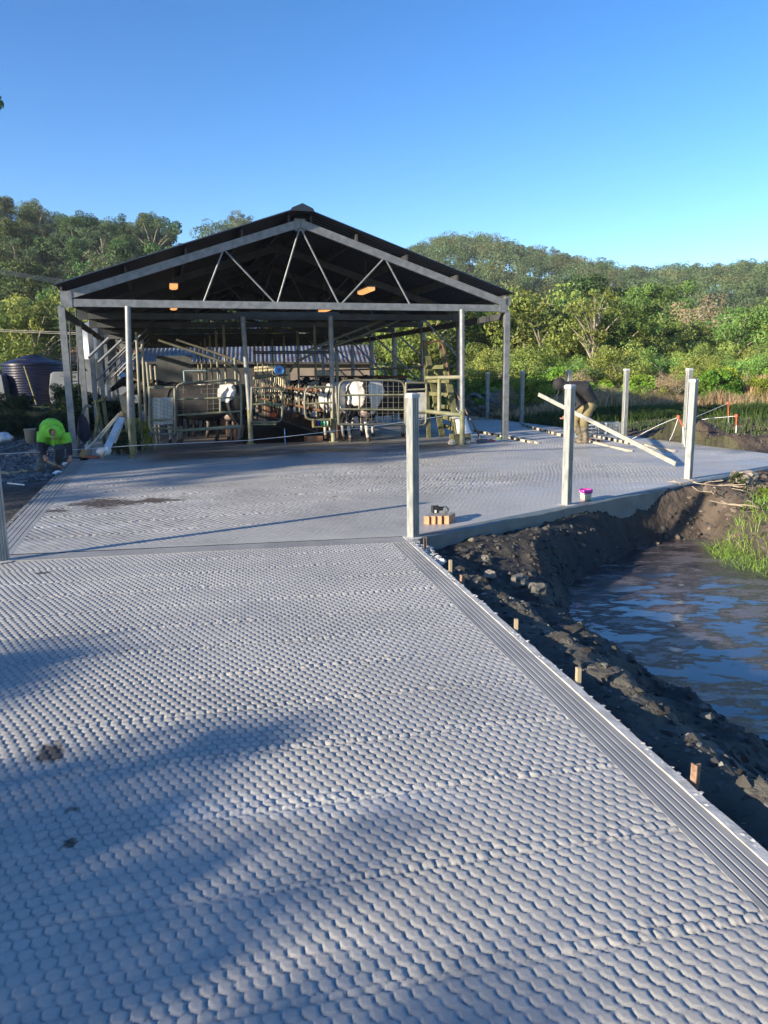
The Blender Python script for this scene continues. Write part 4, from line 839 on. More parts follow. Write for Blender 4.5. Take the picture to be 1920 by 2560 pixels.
rem_obj(m, 'rubber_boots', mat('mud_spattered_boots', (.22, .18, .13), (.05, .05, .04), .8, 0, 14, .004, 30), person2, .016, 3)
# screed beam: one end on the slab, the other held up
a = G(1690, 1160, .05); b = D(1347, 986, 15.5)
tag(MB().bar(a, b, .03, .075).build('screed_beam', mat('grey_screed_timber', (.36, .35, .31), (.24, .24, .22), .8, 0, 8, .002, 50)), 'long pale screed beam whose far end is held up by the person in black', 'beam')

# ------------------------------------------------------------------ fence posts
def fpost(base, h, label, wv=.092, rot=radians(39.7), holes=True):
    t = thing('fence_post', label, 'post', base, 'galvanised posts around the yard'); b = np.array(base)
    m = MB(); r_ = wv / 2; g = .010; d_ = .008
    pr = [(-r_, -r_ + .006), (-r_ + .006, -r_)]
    for k in (-.5, 0.0, .5): c = k * r_; pr += [(c - g * .6, -r_), (c - g * .3, -r_ + d_), (c + g * .3, -r_ + d_), (c + g * .6, -r_)]
    pr += [(r_ - .006, -r_), (r_, -r_ + .006), (r_, r_ - .006), (r_ - .006, r_), (-r_ + .006, r_), (-r_, r_ - .006)]
    cs, sn = cos(rot), sin(rot); pr = [(x * cs - y * sn, x * sn + y * cs) for x, y in pr]; n = len(pr)
    V = [b + (x, y, z) for z in (-.01, h - .02) for x, y in pr]; m.add(V, [(i, (i + 1) % n, n + (i + 1) % n, n + i) for i in range(n)] + [tuple(reversed(range(n)))]); m.build('shaft', GALVN, t)
    m = MB(); w2 = wv * 1.09; R3 = Matrix.Rotation(rot, 3, 'Z')
    L_ = [(w2, h - .045), (w2, h - .012), (w2 * .74, h), (w2 * .70, h + .001)]; V = []
    for ww, z in L_: V += [b + np.array(R3 @ Vector((sx * ww / 2, sy * ww / 2, z))) for sx, sy in ((-1, -1), (1, -1), (1, 1), (-1, 1))]
    m.add(V, [(4 * i + j, 4 * i + (j + 1) % 4, 4 * i + 4 + (j + 1) % 4, 4 * i + 4 + j) for i in range(3) for j in range(4)] + [(12, 13, 14, 15)]); m.build('cap', mat('grey_cap', (.55, .57, .56), None, .5), t)
    m = MB(); V = []; rr_ = random.Random(int(abs(b[0] * 100))); n = 14
    V = [b + (0, 0, .012)] + [b + (wv * (1.0 + .5 * rr_.random()) * cos(2 * pi * k / n), wv * (1.0 + .5 * rr_.random()) * sin(2 * pi * k / n), .0055) for k in range(n)]; m.add(V, [(0, 1 + k, 1 + (k + 1) % n) for k in range(n)]); m.build('grout_collar', PALEC, t)
    return t
fpost(G(8, 1402), 1.42, 'galvanised square post cut by the left picture edge, at the slab corner')
fpost(G(1033, 1343), 1.41, 'nearest galvanised square post, at the corner where the near slab meets the yard')
fpost(G(1416, 1262), 1.44, 'galvanised square post on the kerb between the purple pail and the clay pavers')
fpost(G(1720, 1198), 1.46, 'galvanised square post on the kerb right of the foot of the screed beam')
for v_, h_, lab in ((-2.05, 1.62, 'galvanised post on the far yard edge, mostly hidden behind the right-hand kerb post'), (.22, 1.63, 'galvanised post with a pale grout foot beside the grey concrete trough'), (2.9, 1.62, 'galvanised post on the far yard edge right behind the post with the stooping person'), (5.7, 1.62, 'galvanised post on the far yard edge just left of the stooping person'), (8.3, 1.58, 'galvanised post on the far yard edge by the broken concrete heap'), (10.9, 1.6, 'farthest galvanised yard post, seen between the timber steps and the right pipe post')):
    fpost(S(12.58, v_), h_, lab, .105, SHROT)
# ------------------------------------------------------------------ boards and small things on the yard
def plank(x0, y0, x1, y1, w_, h_, label, mtl=PALETIM, z=.0, shadow_stripes=False):
    a, b = G(x0, y0, z + h_ / 2), G(x1, y1, z + h_ / 2); m = MB(); m.bar(a, b, w_, h_)
    if shadow_stripes:
        m.m = 1; n = 9  # shadow stripes set in as black bars along the board
        for i in range(n): q = a + (b - a) * (i + .5) / n; e = (b - a) / np.linalg.norm(b - a); m.bar(q - e * .06, q + e * .06, w_ * 1.04, h_ * 1.05)
    return tag(m.build('timber_board', [mtl, BLACKP]), label, 'board', 'boards lying on the yard')
plank(1475, 1103, 1576, 1127, .09, .04, 'rough pale board lying on the slab to the right of the muddy boots')
plank(1590, 1107, 1683, 1127, .10, .04, 'board with a split end lying under the shadow of the screed beam')
plank(1186, 1076, 1328, 1105, .07, .05, 'long mortar-stained form board starting by the right corner post', shadow_stripes=True)
plank(1262, 1088, 1345, 1107, .05, .04, 'narrow dark-ended board lying parallel to the long form board near the right corner post')
plank(1306, 1062, 1415, 1090, .08, .06, 'pale edge board with painted shadow stripes running toward the stooping person', shadow_stripes=True)
plank(1478, 1088, 1600, 1112, .08, .06, 'pale edge board with painted shadow stripes behind the stooping person', shadow_stripes=True)
plank(1470, 1098, 1505, 1104, .05, .05, 'short reddish offcut behind the muddy boots', RUST)
def crate(c, rz, label):
    t = thing('milk_crate', label, 'crate', c, 'grey plastic crates beside the yard'); c = np.array(c); sz = (.42, .33, .28); m = MB()
    R = lambda x, y, z: c + np.array([x * cos(rz) - y * sin(rz), x * sin(rz) + y * cos(rz), z])
    for x in (-.5, .5):
        for y in (-.5, .5): m.bar(R(x * sz[0], y * sz[1], 0), R(x * sz[0], y * sz[1], sz[2]), .025, .025)
    for z in (.02, .1, .19, .27):
        for p, q in (((-.5, -.5), (.5, -.5)), ((.5, -.5), (.5, .5)), ((.5, .5), (-.5, .5)), ((-.5, .5), (-.5, -.5))): m.bar(R(p[0] * sz[0], p[1] * sz[1], z), R(q[0] * sz[0], q[1] * sz[1], z), .012, .02 if z < .25 else .035)
    for k in range(1, 8):
        for y in (-.5, .5): m.bar(R((k / 8 - .5) * sz[0], y * sz[1], 0), R((k / 8 - .5) * sz[0], y * sz[1], sz[2]), .010, .010)
    for k in range(1, 6):
        for x in (-.5, .5): m.bar(R(x * sz[0], (k / 6 - .5) * sz[1], 0), R(x * sz[0], (k / 6 - .5) * sz[1], sz[2]), .010, .010)
    m.build('basket', mat('grey_crate_plastic', (.30, .33, .36), None, .5), t)
    m = MB(); m.box(c + (0, 0, .012), (sz[0], sz[1], .015), rz); m.build('base', mat('grey_crate_plastic', (.3, .33, .36)), t)
crate(G(1522, 1083), SHROT + .1, 'grey plastic crate on the grass edge left of the post by the concrete lid'); crate(G(1466, 1092), SHROT + .4, 'grey plastic crate right behind the legs of the person in black')
# purple pail
c = G(1464, 1250); t = thing('pail', 'small purple-rimmed pail with a colourful side standing on the kerb edge', 'bucket', c)
m = MB(); m.lathe(c, [(.0, .002), (.062, .002), (.066, .02), (.074, .105), (.070, .105), (.062, .012), (0, .012)], 28); m.build('body', mat('pail_picture', (.55, .30, .38), (.25, .42, .20), .5, 0, 22, detail=2), t)
m = MB(); m.lathe(c, [(.074, .095), (.083, .098), (.083, .135), (.079, .137), (.076, .137), (.074, .105)], 28); m.build('rim', PURPLE, t)
m = MB(); m.tube(chaikin([c + (-.083, 0, .115), c + (-.06, -.075, .085), c + (.0, -.095, .07), c + (.06, -.075, .09), c + (.083, 0, .115)], 2), .004, 6); m.build('handle', WHITEP, t)
# pavers with a cordless drill on top
for i in range(4):
    x = 1068 + i * 15.5 + (3 if i == 3 else 0); c = G(x, 1311 - i * .3); rz = -.42
    m = MB(); m.box(c + (.035, .10, .0425), (.060, .21, .085), rz); m.m = 1; m.box(c + (.035, .10, .0855), (.056, .205, .003), rz)
    tag(m.build('clay_paver', [BRICKO, mat('grey_brick_top', (.3, .28, .26), (.2, .19, .18))]), ['clay paver at the left end of the row of four beside the nearest post', 'clay paver, second from the left in the row of four', 'clay paver, third from the left in the row of four', 'clay paver at the right end of the row of four'][i], 'brick', 'clay pavers standing in a row')
bz = .088; c = G(1076, 1307) + (.06, .12, bz); t = thing('cordless_drill', 'black cordless drill lying on the four clay pavers', 'drill', c)
m = MB(); m.box(c + (0, 0, .04), (.075, .06, .075), .3); m.build('battery', BLACKP, t)
m = MB(); m.bar(c + (-.015, -.032, .02), c + (.012, -.032, .02), .004, .03); m.build('battery_label', WHITEP, t)
m = MB(); m.tube([c + (.02, .0, .045), c + (.11, .03, .04)], [.022, .024], 10); m.build('grip', BLACKP, t)
m = MB(); m.tube([c + (.115, .10, .03), c + (.12, .0, .032), c + (.125, -.045, .034)], [.03, .034, .022], 12); m.build('motor_body', mat('grey_green_housing', (.12, .15, .14), (.08, .1, .1), .5), t)
m = MB(); m.tube([c + (.125, -.045, .034), c + (.128, -.085, .034)], [.018, .010], 10); m.build('chuck', GALV, t)
# pegs behind the form board
for i, (x, y0, y1, lab) in enumerate(((1042, 1342, 1372, 'rusty peg at the foot of the nearest post'), (1104, 1398, 1430, 'timber peg behind the form board, second from the nearest post'), (1146, 1436, 1452, 'low rusty peg behind the mortar lumps'), (1270, 1546, 1572, 'timber peg half way down the form board'), (1430, 1664, 1706, 'pale split timber peg, second nearest to the camera'), (1702, 1905, 1958, 'rusty steel peg nearest to the camera'))):
    q = G(x, y1); dd = (q - RE1) @ rper; q = q - rper * (dd - .03); zt = max(.03, (y1 - y0) / FPX * q[1] * .95 - .0)
    m = MB(); rz = atan2(rdir[1], rdir[0]) + .2 * (i % 3 - 1)
    if i in (0, 2, 5): m.box(q + (0, 0, zt / 2 - .2), (.030, .005, zt + .4), rz); m.box(q + rper * .014 + (0, 0, zt / 2 - .2), (.005, .028, zt + .4), rz)
    else: m.box(q + (0, 0, zt / 2 - .2), (.026, .022, zt + .4), rz)
    tag(m.build('formwork_peg', mat('rusty_peg', (.30, .19, .13), (.14, .08, .05), .85, 0, 30) if i in (0, 2, 5) else TIMBER), lab, 'peg', 'pegs behind the form board')
# electric fence line
P = [SP(-60, 1138, -3.2), SP(98, 1130, -1.6), SP(187, 1124, -.35), SP(333, 1114, -.3), SP(620, 1101, -.4), SP(712, 1092, -.6), SP(900, 1070, -.6), SP(1024, 1053, -.5), SP(1150, 1033, -.36)]
t = thing('electric_fence_wire', 'thin white fence wire strung across the front of the milking shed', 'wire', (P[4][0], P[4][1], 0)); m = MB(); m.tube(P, .0055, 5); m.build('strand', TAPE, t)
m = MB(); m.tube([P[-1], P[-1] + (-.04, -.05, .05), P[-1] + (-.09, -.03, .10), P[-1] + (-.06, 0, .12)], .006, 5); m.build('loose_end', TAPE, t)
q = G(713, 1111); tag(MB().tube([q, (q[0], q[1], P[5][2] + .02)], .011, 6).build('insulator_stake', BLUEP), 'short blue plastic stake holding the fence wire in front of the pit', 'stake')
# red tread-in posts with tape
red = {}
for i, (x0, y0, x1, y1, lab) in enumerate(((1696, 1043, 1714, 1080, 'red tread-in post leaning to the left in front of the dirt heap'), (1820, 1008, 1822, 1062, 'red tread-in post standing in the grass behind the dirt heap'), (1841, 1040, 1841, 1078, 'short red tread-in post with a red cap at the gap between the dirt heaps'))):
    Yp = (15.5, 19.5, 16.5)[i]; t_, b_ = D(x0, y0, Yp), D(x1, y1, Yp); t = thing('tread_in_post', lab, 'stake', b_, 'red stakes of the tape fence')
    MB().tube([b_ - (0, 0, .3), b_ + (t_ - b_) * .4], .012, 6).build('spike', WHITEP, t); MB().tube([b_ + (t_ - b_) * .38, t_], .013, 8).build('shaft', REDP, t); MB().tube([t_ - (0, 0, .03), t_ + (0, 0, .035)], .032, 10).build('insulator', REDP, t); red[i] = t_
for i, (P, lab) in enumerate((([D(1560, 1108, 17), D(1640, 1066, 16.3), D(1665, 1055, 16), red[0]], 'white fence tape running left from the leaning red stake'), ([red[0], D(1690, 1062, 15.5), D(1682, 1085, 15.4), D(1674, 1101, 15.3)], 'loose white tape hanging down from the leaning red stake'), ([D(1690, 1068, 17.5), D(1765, 1046, 17), D(1800, 1044, 16.8), red[2]], 'white fence tape ending at the short red stake'), ([D(1700, 1058, 18), D(1770, 1030, 19), red[1]], 'white fence tape rising to the red stake in the grass'))):
    tag(MB().tube(chaikin(P, 2), .006, 4).build('fence_tape', TAPE), lab, 'tape', 'white tapes of the red stake fence')
# ------------------------------------------------------------------ clutter beside the shed
# mossy timber steps (stile)
t = thing('timber_steps', 'mossy old timber steps leaning beside the right-hand pipe post', 'steps', SP(1110, 1090, .9))
for (x0, y0, v0_, x1, y1, v1_, w_) in ((1101, 852, 1.4, 1150, 1100, .5, .14), (1069, 890, 1.7, 1106, 1092, 1.2, .13), (1092, 900, 1.8, 1138, 1090, 1.3, .09), (1062, 850, 1.9, 1072, 1095, 1.9, .10)):
    m = MB(); p, q = SP(x0, y0, v0_), SP(x1, y1, v1_); q[2] = max(q[2], 0); m.bar(p, q, w_, .06, up=-UV_v); m.build('stringer', TIMBERG, t)
for (x0, y0, x1, y1) in ((1066, 918, 1110, 917), (1070, 951, 1124, 953), (1075, 984, 1128, 988), (1082, 1014, 1134, 1019), (1092, 1037, 1142, 1052), (1100, 1062, 1147, 1076)):
    m = MB(); m.bar(SP(x0, y0, 1.5), SP(x1, y1, .9), .05, .09); m.build('tread', TIMBERG, t)
tag(MB().tube(chaikin([SP(1062, 862, 1.2), SP(1080, 855, 1.2), SP(1102, 850, 1.2), SP(1112, 880, 1.2), SP(1125, 950, 1.0)], 2), .022, 7).build('bent_pipe', RUST), 'bent rusty pipe arching over the mossy timber steps', 'pipe')
m = MB()
c = SP(1160, 1083, -.05); prof = [(1138, 1045, .13), (1150, 1040, .14), (1154, 1056, .13), (1158, 1070, .15), (1162, 1083, .19)]
V, F = [], []; n = 14
for i, (x, y, r_) in enumerate(prof):
    q = SP(x, y, .0); V += [q + UV_u * r_ * cos(2 * pi * k / n) * (1 + .12 * sin(3 * k + i)) + UV_v * .09 * sin(2 * pi * k / n) for k in range(n)]
F = [(i * n + k, i * n + (k + 1) % n, (i + 1) * n + (k + 1) % n, (i + 1) * n + k) for i in range(len(prof) - 1) for k in range(n)] + [tuple(range(n))]
m.add(V, F, True); tag(m.build('plastic_sack', CLOTHW), 'crumpled white woven sack slumped on the mossy block behind the right pipe post', 'sack')
m = MB(); c = SP(1150, 1098, .05); c[2] = .11; m.box(c, (.42, .26, .22), SHROT + .05); m.m = 1; m.box(c + UV_u * .12 - UV_v * .135 + (0, 0, -.02), (.12, .02, .12), SHROT + .05)
tag(m.build('concrete_block', [mat('mossy_concrete', (.22, .20, .12), (.12, .13, .05), .9, 0, 9, .01, 25), BLACKP]), 'mossy concrete block under the white sack', 'block')
for x, y, s_, lab in ((1130, 1100, .085, 'pale round stone left of the right pipe post foot'), (1168, 1100, .075, 'white stone between the right pipe post and the mossy block')):
    q = SP(x, y, -.25); q[2] = s_ * .7; tag(MB().blob(q, (s_, s_, s_ * .85), int(x), .2).build('stone', mat('pale_stone', (.5, .46, .38), (.34, .3, .25), .9, 0, 14, .01, 30)), lab, 'stone')
t = thing('yard_broom', 'long-handled broom leaning against the timber steps, head on the slab', 'broom', SP(1205, 1100, -.1))
a, b = SP(1131, 965, 1.1), SP(1203, 1092, -.05); b[2] = .08; MB().tube([a, b], .018, 8).build('handle', mat('dark_brown_handle', (.12, .07, .05), (.2, .14, .1)), t); MB().box(b + (0, 0, -.03), (.30, .09, .09), SHROT + .2).build('head', mat('blue_grey_bristles', (.08, .1, .14)), t)
for i, (x, y, s_, col, lab) in enumerate(((1228, 1104, .05, (.7, .12, .12), 'red crumpled plastic scrap by the right corner post'), (1216, 1104, .045, (.7, .7, .68), 'white plastic scrap by the right corner post'), (1252, 1098, .06, (.18, .3, .08), 'green weed clump at the foot of the right corner post'))):
    q = G(x, y); tag(MB().blob(q + (0, 0, s_ * .4), (s_ * 1.8, s_, s_ * .6), i, .4).build(['plastic_scrap', 'plastic_scrap', 'weed_clump'][i], mat('scrap%d' % i, col)), lab, ['scrap', 'scrap', 'weed'][i])
# power screed: extrusion, handle and white motor leaning left of the first pipe post
t = thing('power_screed', 'vibrating screed with aluminium blade and white motor, propped left of the first pipe post', 'screed', G(262, 1142))
MB().bar(SP(268, 1120, -.25), SP(304, 1042, .1), .13, .035, up=-UV_v).build('blade', mat('bright_aluminium', (.62, .70, .78), None, .35, .3), t)
MB().bar(SP(286, 1108, -.2), SP(311, 1046, .12), .05, .04, up=-UV_v).build('support_bar', PALETIM, t)
MB().tube([SP(213, 1128, -.4), SP(298, 1034, .1)], .022, 8).build('handle', PALETIM, t); MB().tube([SP(250, 1096, -.3), SP(300, 1036, .1)], .018, 8).build('stay_rod', PALETIM, t)
m = MB(); ball(m, SP(255, 1130, -.3), (.12, .10, .09)); ball(m, SP(268, 1127, -.28), (.08, .09, .09)); m.tube([SP(240, 1132, -.35), SP(252, 1130, -.3)], [.035, .05], 12); rem_obj(m, 'motor_housing', WHITEP, t, .02, 2)
MB().blob(SP(305, 1036, .1), (.07, .06, .06), 4, .2).build('top_bracket', mat('tan_bracket', (.35, .24, .12)), t); MB().bar(SP(212, 1125, -.42), SP(203, 1143, -.5), .10, .03, up=-UV_v).build('foot_paddle', mat('ochre_wood', (.35, .2, .08)), t)
MB().bar(SP(262, 1128, -.4), SP(256, 1147, -.42), .03, .02, up=-UV_v).build('strap', mat('tan_bracket', (.35, .24, .12)), t)
c = G(222, 1142); t = thing('drink_bottle', 'clear plastic water bottle standing beside the white screed motor', 'bottle', c); MB().lathe(c, [(0, .002), (.06, .004), (.062, .22), (.03, .27), (.026, .29), (0, .29)], 16).build('bottle_body', mat('clear_plastic_grey', (.32, .38, .42), None, .15), t); MB().lathe(c + (0, 0, .285), [(0, 0), (.032, 0), (.032, .04), (0, .042)], 12).build('cap', mat('lime_cap', (.4, .8, .35)), t)
tag(MB().bar(G(215, 1141, .03), G(245, 1143, .03), .05, .05).build('red_hose_fitting', mat('dull_red', (.35, .1, .08))), 'dull red bar lying on the ground by the water bottle', 'bar')
tag(MB().tube(chaikin([SP(194, 1112, .2), SP(203, 1060, .2), SP(211, 1016, .2), SP(222, 1014, .2), SP(228, 1018, .2)], 2), .03, 8).build('bent_pipe_hoop', PIPE), 'bent pipe hoop leaning on the second left shed post', 'pipe')
m = MB(); m.blob(SP(209, 1075, .1), (.12, .07, .27), 6, .2, 3); tag(m.build('jacket', NAVY), 'dark navy jacket hanging on the bent pipe hoop', 'jacket')
for i, (x0, y0, x1, y1, v0_, lab) in enumerate(((240, 1000, 262, 1110, .9, 'mossy leaning pole behind the third left shed post'), (258, 1000, 275, 1105, 1.2, 'mossy leaning pole left of the screed blade'), (245, 1040, 236, 1100, .8, 'thin mossy pole crossing the leaning poles'), (232, 1008, 262, 998, 1.4, 'mossy pole lying across the tops of the leaning poles'), (326, 1010, 334, 1140, -.0, 'weathered fence strut leaning on the first pipe post'))):
    tag(MB().bar(SP(x0, y0, v0_), SP(x1, y1, v0_ - .3), .06, .05).build('leaning_pole', TIMBERG), lab, 'pole', 'old poles leaning at the left of the shed')
m = MB(); m.poly([SP(x, y, 1.0) for x, y in ((297, 990), (322, 988), (326, 1040), (316, 1085), (308, 1040))], .02); tag(m.build('feed_sack', mat('dirty_canvas', (.3, .28, .2), (.2, .19, .13))), 'dirty grey canvas sack hanging left of the first pipe post', 'sack')
# left yard clutter
c = G(78, 1108, -.06); t = thing('plaster_bucket', 'dirty cream plastic bucket on the gravel behind the person in green', 'bucket', c)
MB().lathe(c, [(0, .0), (.125, 0), (.145, .34), (.155, .345), (.155, .37), (.14, .37), (.12, .02), (0, .02)], 24).build('shell', mat('cream_bucket', (.52, .44, .36), (.4, .33, .27), .6, 0, 6), t)
c = G(10, 1106, -.05); tag(MB().blob(c + (0, 0, .12), (.20, .16, .16), 3, .25, 3).build('white_bag', CLOTHW), 'crumpled white bag on the gravel at the left edge of the picture', 'bag')
for i, (x0, y0, x1, y1, r_, mt, lab) in enumerate(((-40, 1142, 64, 1108, .025, mat('pale_green_pipe', (.2, .34, .34)), 'pale green pipe lying on the gravel in front of the cream bucket'), (62, 1080, 150, 1050, .07, mat('grey_green_pipe', (.16, .22, .22)), 'thick grey-green pipe lying behind the person in green'), (19, 1208, 60, 1212, .012, TAPE, 'thin white plastic conduit offcut on the dark ground'))):
    z = (.0, .05, -.02)[i]; tag(MB().tube([G(x0, y0, z), G(x1, y1, z)], r_, 8).build('pipe_length', mt), lab, 'pipe')
for i, (x0, y0, x1, y1, lab) in enumerate(((0, 1180, 26, 1184, 'brown timber offcut at the left picture edge'), (28, 1181, 55, 1180, 'thin pale timber offcut on the gravel'), (52, 1176, 74, 1180, 'short pale offcut left of the green worker'))):
    tag(MB().bar(G(x0, y0, -.02), G(x1, y1, -.02), .06 if i == 0 else .03, .04).build('timber_offcut', TIMBER), lab, 'offcut', 'offcuts on the gravel')
for i, (x, y, lab) in enumerate(((163, 1160, 'white rag beside the right hand of the green worker'), (146, 1182, 'white crumpled rag just outside the slab edge'))):
    tag(MB().blob(G(x, y, -.02), (.09, .05, .035), i + 5, .35).build('rag', CLOTHW), lab, 'rag', 'white rags at the slab edge')
# rocks on the right bank
for i, (x, y, s_, lab) in enumerate(((1856, 1205, .13, 'large pointed tan rock against the kerb near the right picture edge'), (1213, 1400, .04, 'round pale stone on the dark bank below the kerb'), (1225, 1440, .045, 'small pale stone pile in front of the round stone'), (1300, 1460, .075, 'grey lump of earth on the ridge, upper of two'), (1340, 1480, .07, 'grey-white lump of earth on the ridge, lower of two'), (1768, 1795, .03, 'white lump of lime on the ridge near the pond'), (1533, 1440, .03, 'small dark stone at the water edge'), (1760, 1770, .022, 'pale crumb of mortar on the ridge'), (1180, 1352, .03, 'white stone below the kerb'))):
    q = G(x, y); z = float(terrain(q[0], q[1])); q = G(x, y, z); q = G(x, y, float(terrain(q[0], q[1]))); shp = (s_ * (1.1 if i else 1.3), s_, s_ * (.75 if i else 1.0)); tag(MB().blob(q + (0, 0, s_ * .3), shp, i + 11, .28, 3 if i < 5 else 2).build('rock', ROCK if i in (0, 2) else mat('crusted_earth', (.17, .16, .135), (.08, .08, .07), .9, 0, 22, .01, 40)), lab, 'rock', 'lumps on the bank beside the slab')
for i in range(26):
    q = RE1 + rdir * (-.35 - .3 * rng.random()) * 1.0 + rper * (.01 + .05 * rng.random())
m = MB()
for i in range(40):
    q = RE1 - rdir * rng.uniform(.35, 1.0) + rper * rng.uniform(-.01, .10); s_ = rng.uniform(.012, .035); m.blob(q + (0, 0, -.01 - .03 * rng.random()), (s_ * 1.3, s_, s_ * .8), i, .35, 1)
tag(m.build('mortar_lumps', PALEC), 'spill of pale mortar lumps over the form board near the nearest post', 'mortar')
# broken concrete heap
CS = mat('broken_concrete', (.24, .23, .20), (.13, .125, .11), .9, 0, 6, .02, 14)
q0 = G(1225, 1036, 0)
for i in range(16):
    x = 1165 + (i * 37 % 150); lay = i % 3; yb = 1030 - lay * 13 - (8 if 60 < (x - 1165) < 130 else 0); q = D(x, yb, 28.5 + lay * .8 + .3 * (i % 2)); tl = Matrix.Rotation(.5 * sin(i * 2.1), 3, 'X') @ Matrix.Rotation(.6 * cos(i * 1.3), 3, 'Y')
    m = MB(); pts = []; rr_ = random.Random(i); n = 6; L_ = .38 + .2 * rr_.random()
    pts = [Vector((L_ * (1 + .3 * rr_.uniform(-1, 1)) * cos(2 * pi * k / n), L_ * .6 * (1 + .3 * rr_.uniform(-1, 1)) * sin(2 * pi * k / n), 0)) for k in range(n)]
    pts = [np.array(tl @ p) + q for p in pts]; m.poly(pts, .13)
    tag(m.build('concrete_slab_piece', CS), 'broken slab of old concrete in the heap behind the right corner post', 'rubble', 'broken concrete slabs in the heap')
m = MB(); c = D(1598, 1042, 24.5); m.box((c[0], c[1], .22), (1.55, .5, .28), SHROT - .35); t = thing('septic_lid', 'grey concrete trough with a low domed lid in the grass behind the far posts', 'trough', (c[0], c[1], .1)); m.build('trough', SMOOTHC, t)
MB().lathe(D(1570, 1030, 25.2), [(.48, -.05), (.5, .05), (.3, .14), (.0, .18)], 20).build('domed_lid', SMOOTHC, t)
#PART3
#PART3
# ------------------------------------------------------------------ things beyond the yard, left
def tz(p): return float(terrain(p[0], p[1]))
c = D(91, 1000, 38.0); c[2] = .15; t = thing('water_tank', 'navy blue ribbed plastic water tank with shallow cone roof behind the weeds', 'tank', c)
R_ = 1.40; prof = [(R_, -.6)]
for i in range(17): z = .1 + i * .118; prof += [(R_, z), (R_ + .035, z + .03), (R_ + .035, z + .07), (R_, z + .10)]
m = MB(); m.lathe(c, prof, 48); m.build('shell', TANKB, t)
zt = prof[-1][1]; m = MB(); m.lathe(c, [(R_ + .07, zt - .02), (R_ + .08, zt + .04), (R_ * .9, zt + .13), (.35, zt + .42), (.33, zt + .46), (0, zt + .47)], 48); m.build('roof', TANKB, t)
m = MB(); m.bar(c + (-.35, -R_ * .80, zt + .22), c + (.25, -R_ * .80, zt + .22), .05, .04); m.build('roof_handle', TANKB, t)
tag(MB().bar(c + (.35, -R_ - .3, .1 + 1.9), c + (.85, -R_ - .5, .2), .06, .06).build('leaning_pole', TIMBERG), 'thin pole leaning against the navy tank', 'pole')
GLASSD = mat('dark_vehicle_glass', (.02, .03, .035), (.03, .04, .045), .08, 0, 2)
VANW = mat('white_van_paint', (.13, .145, .16), (.10, .11, .12), .35, 0, 1.5)
def vehicle(name, label, cat, base, side, wid, body, windows, wheels, rz, s=1.0):
    """side profile in metres (x forward, z up), extruded across"""
    t = thing(name, label, cat, base); R3 = Matrix.Rotation(rz, 3, 'Z'); b = np.array(base)
    P = lambda x, y, z: b + np.array(R3 @ Vector((x * s, y * s, z * s)))
    m = MB(); n = len(body); ins = .10
    V = [P(x, -wid / 2 + (ins if z > 1.0 else 0), z) for x, z in body] + [P(x, wid / 2 - (ins if z > 1.0 else 0), z) for x, z in body]
    m.add(V, [tuple(range(n)), tuple(reversed(range(n, 2 * n)))] + [(i, n + i, n + (i + 1) % n, (i + 1) % n) for i in range(n)]); m.build('body', side, t)
    for w_ in windows:
        for sd in (-1, 1): m = MB(); m.poly([P(x, sd * (wid / 2 - ins + .012), z) for x, z in w_], .006, nrm=np.array(R3 @ Vector((0, sd, 0)))); m.build('window', GLASSD, t)
    for x in wheels:
        for sd in (-1, 1):
            c_ = P(x, sd * (wid / 2 - .08), .33); ax_ = np.array(R3 @ Vector((0, .12, 0))); wh = MB().tube([c_ - ax_, c_ + ax_], .33, 20).build('wheel', BLACKP, t); MB().tube([c_ - ax_ * 1.06, c_ + ax_ * 1.06], .18, 14).build('rim', GALV, wh)
    return t
b = D(255, 1012, 37.0); b[2] = .05
vehicle('van', 'white van parked behind the left shed posts, between the navy tank and the silo', 'van', b, VANW, 1.7, [(-2.1, .3), (-2.15, .9), (-2.05, 1.72), (-1.9, 1.82), (.7, 1.84), (.95, 1.78), (1.55, 1.08), (2.05, .95), (2.2, .7), (2.2, .3)], [[(.35, 1.05), (1.4, 1.08), (.9, 1.66), (.35, 1.68)], [(-1.9, 1.1), (-.9, 1.1), (-.9, 1.62), (-1.9, 1.62)]], (-1.35, 1.4), .05)
b = D(-22, 1000, 37.0); b[2] = .15
vehicle('utility_vehicle', 'white vehicle cut off by the left picture edge beside the navy tank', 'car', b, VANW, 1.7, [(-2.2, .4), (-2.2, 1.0), (-1.4, 1.05), (-1.2, 1.62), (-.9, 1.72), (.7, 1.72), (.95, 1.6), (1.05, 1.05), (1.1, .4)], [[(-.3, 1.08), (.85, 1.08), (.75, 1.58), (-.3, 1.6)], [(-1.2, 1.1), (-.4, 1.1), (-.4, 1.6), (-1.05, 1.6)]], (-1.4, .6), .02)
# silo
c = D(246, 900, 29.0); c[2] = 0; t = thing('feed_silo', 'grey metal feed silo with a cone bottom standing behind the left shed posts', 'silo', c)
SIL = mat('dull_galvanised_sheet', (.22, .25, .27), (.13, .15, .17), .4, .5, 1.6, stretch=(1, 1, .5))
MB().lathe(c, [(.01, 3.75), (.66, 3.45), (.66, 2.25)], 32).build('drum', SIL, t); MB().lathe(c, [(.66, 2.25), (.16, 1.35), (.16, 1.2)], 32).build('cone', SIL, t)
for a in range(4): p = c + np.array([.6 * cos(a * pi / 2 + .5), .6 * sin(a * pi / 2 + .5), 0]); MB().tube([p, p + (0, 0, 2.6)], .04, 8).build('leg', GALV, t)
t = thing('access_ladder', 'dark steel access ladder standing left of the silo', 'ladder', D(188, 1060, 27.5) * (1, 1, 0)); m = MB()
for x in (180, 197): m.tube([D(x - 8, 770, 27.5), D(x + 4, 1060, 27.5)], .025, 6)
m.build('rails', mat('dark_steel', (.05, .055, .06), None, .5, .3), t)
m = MB()
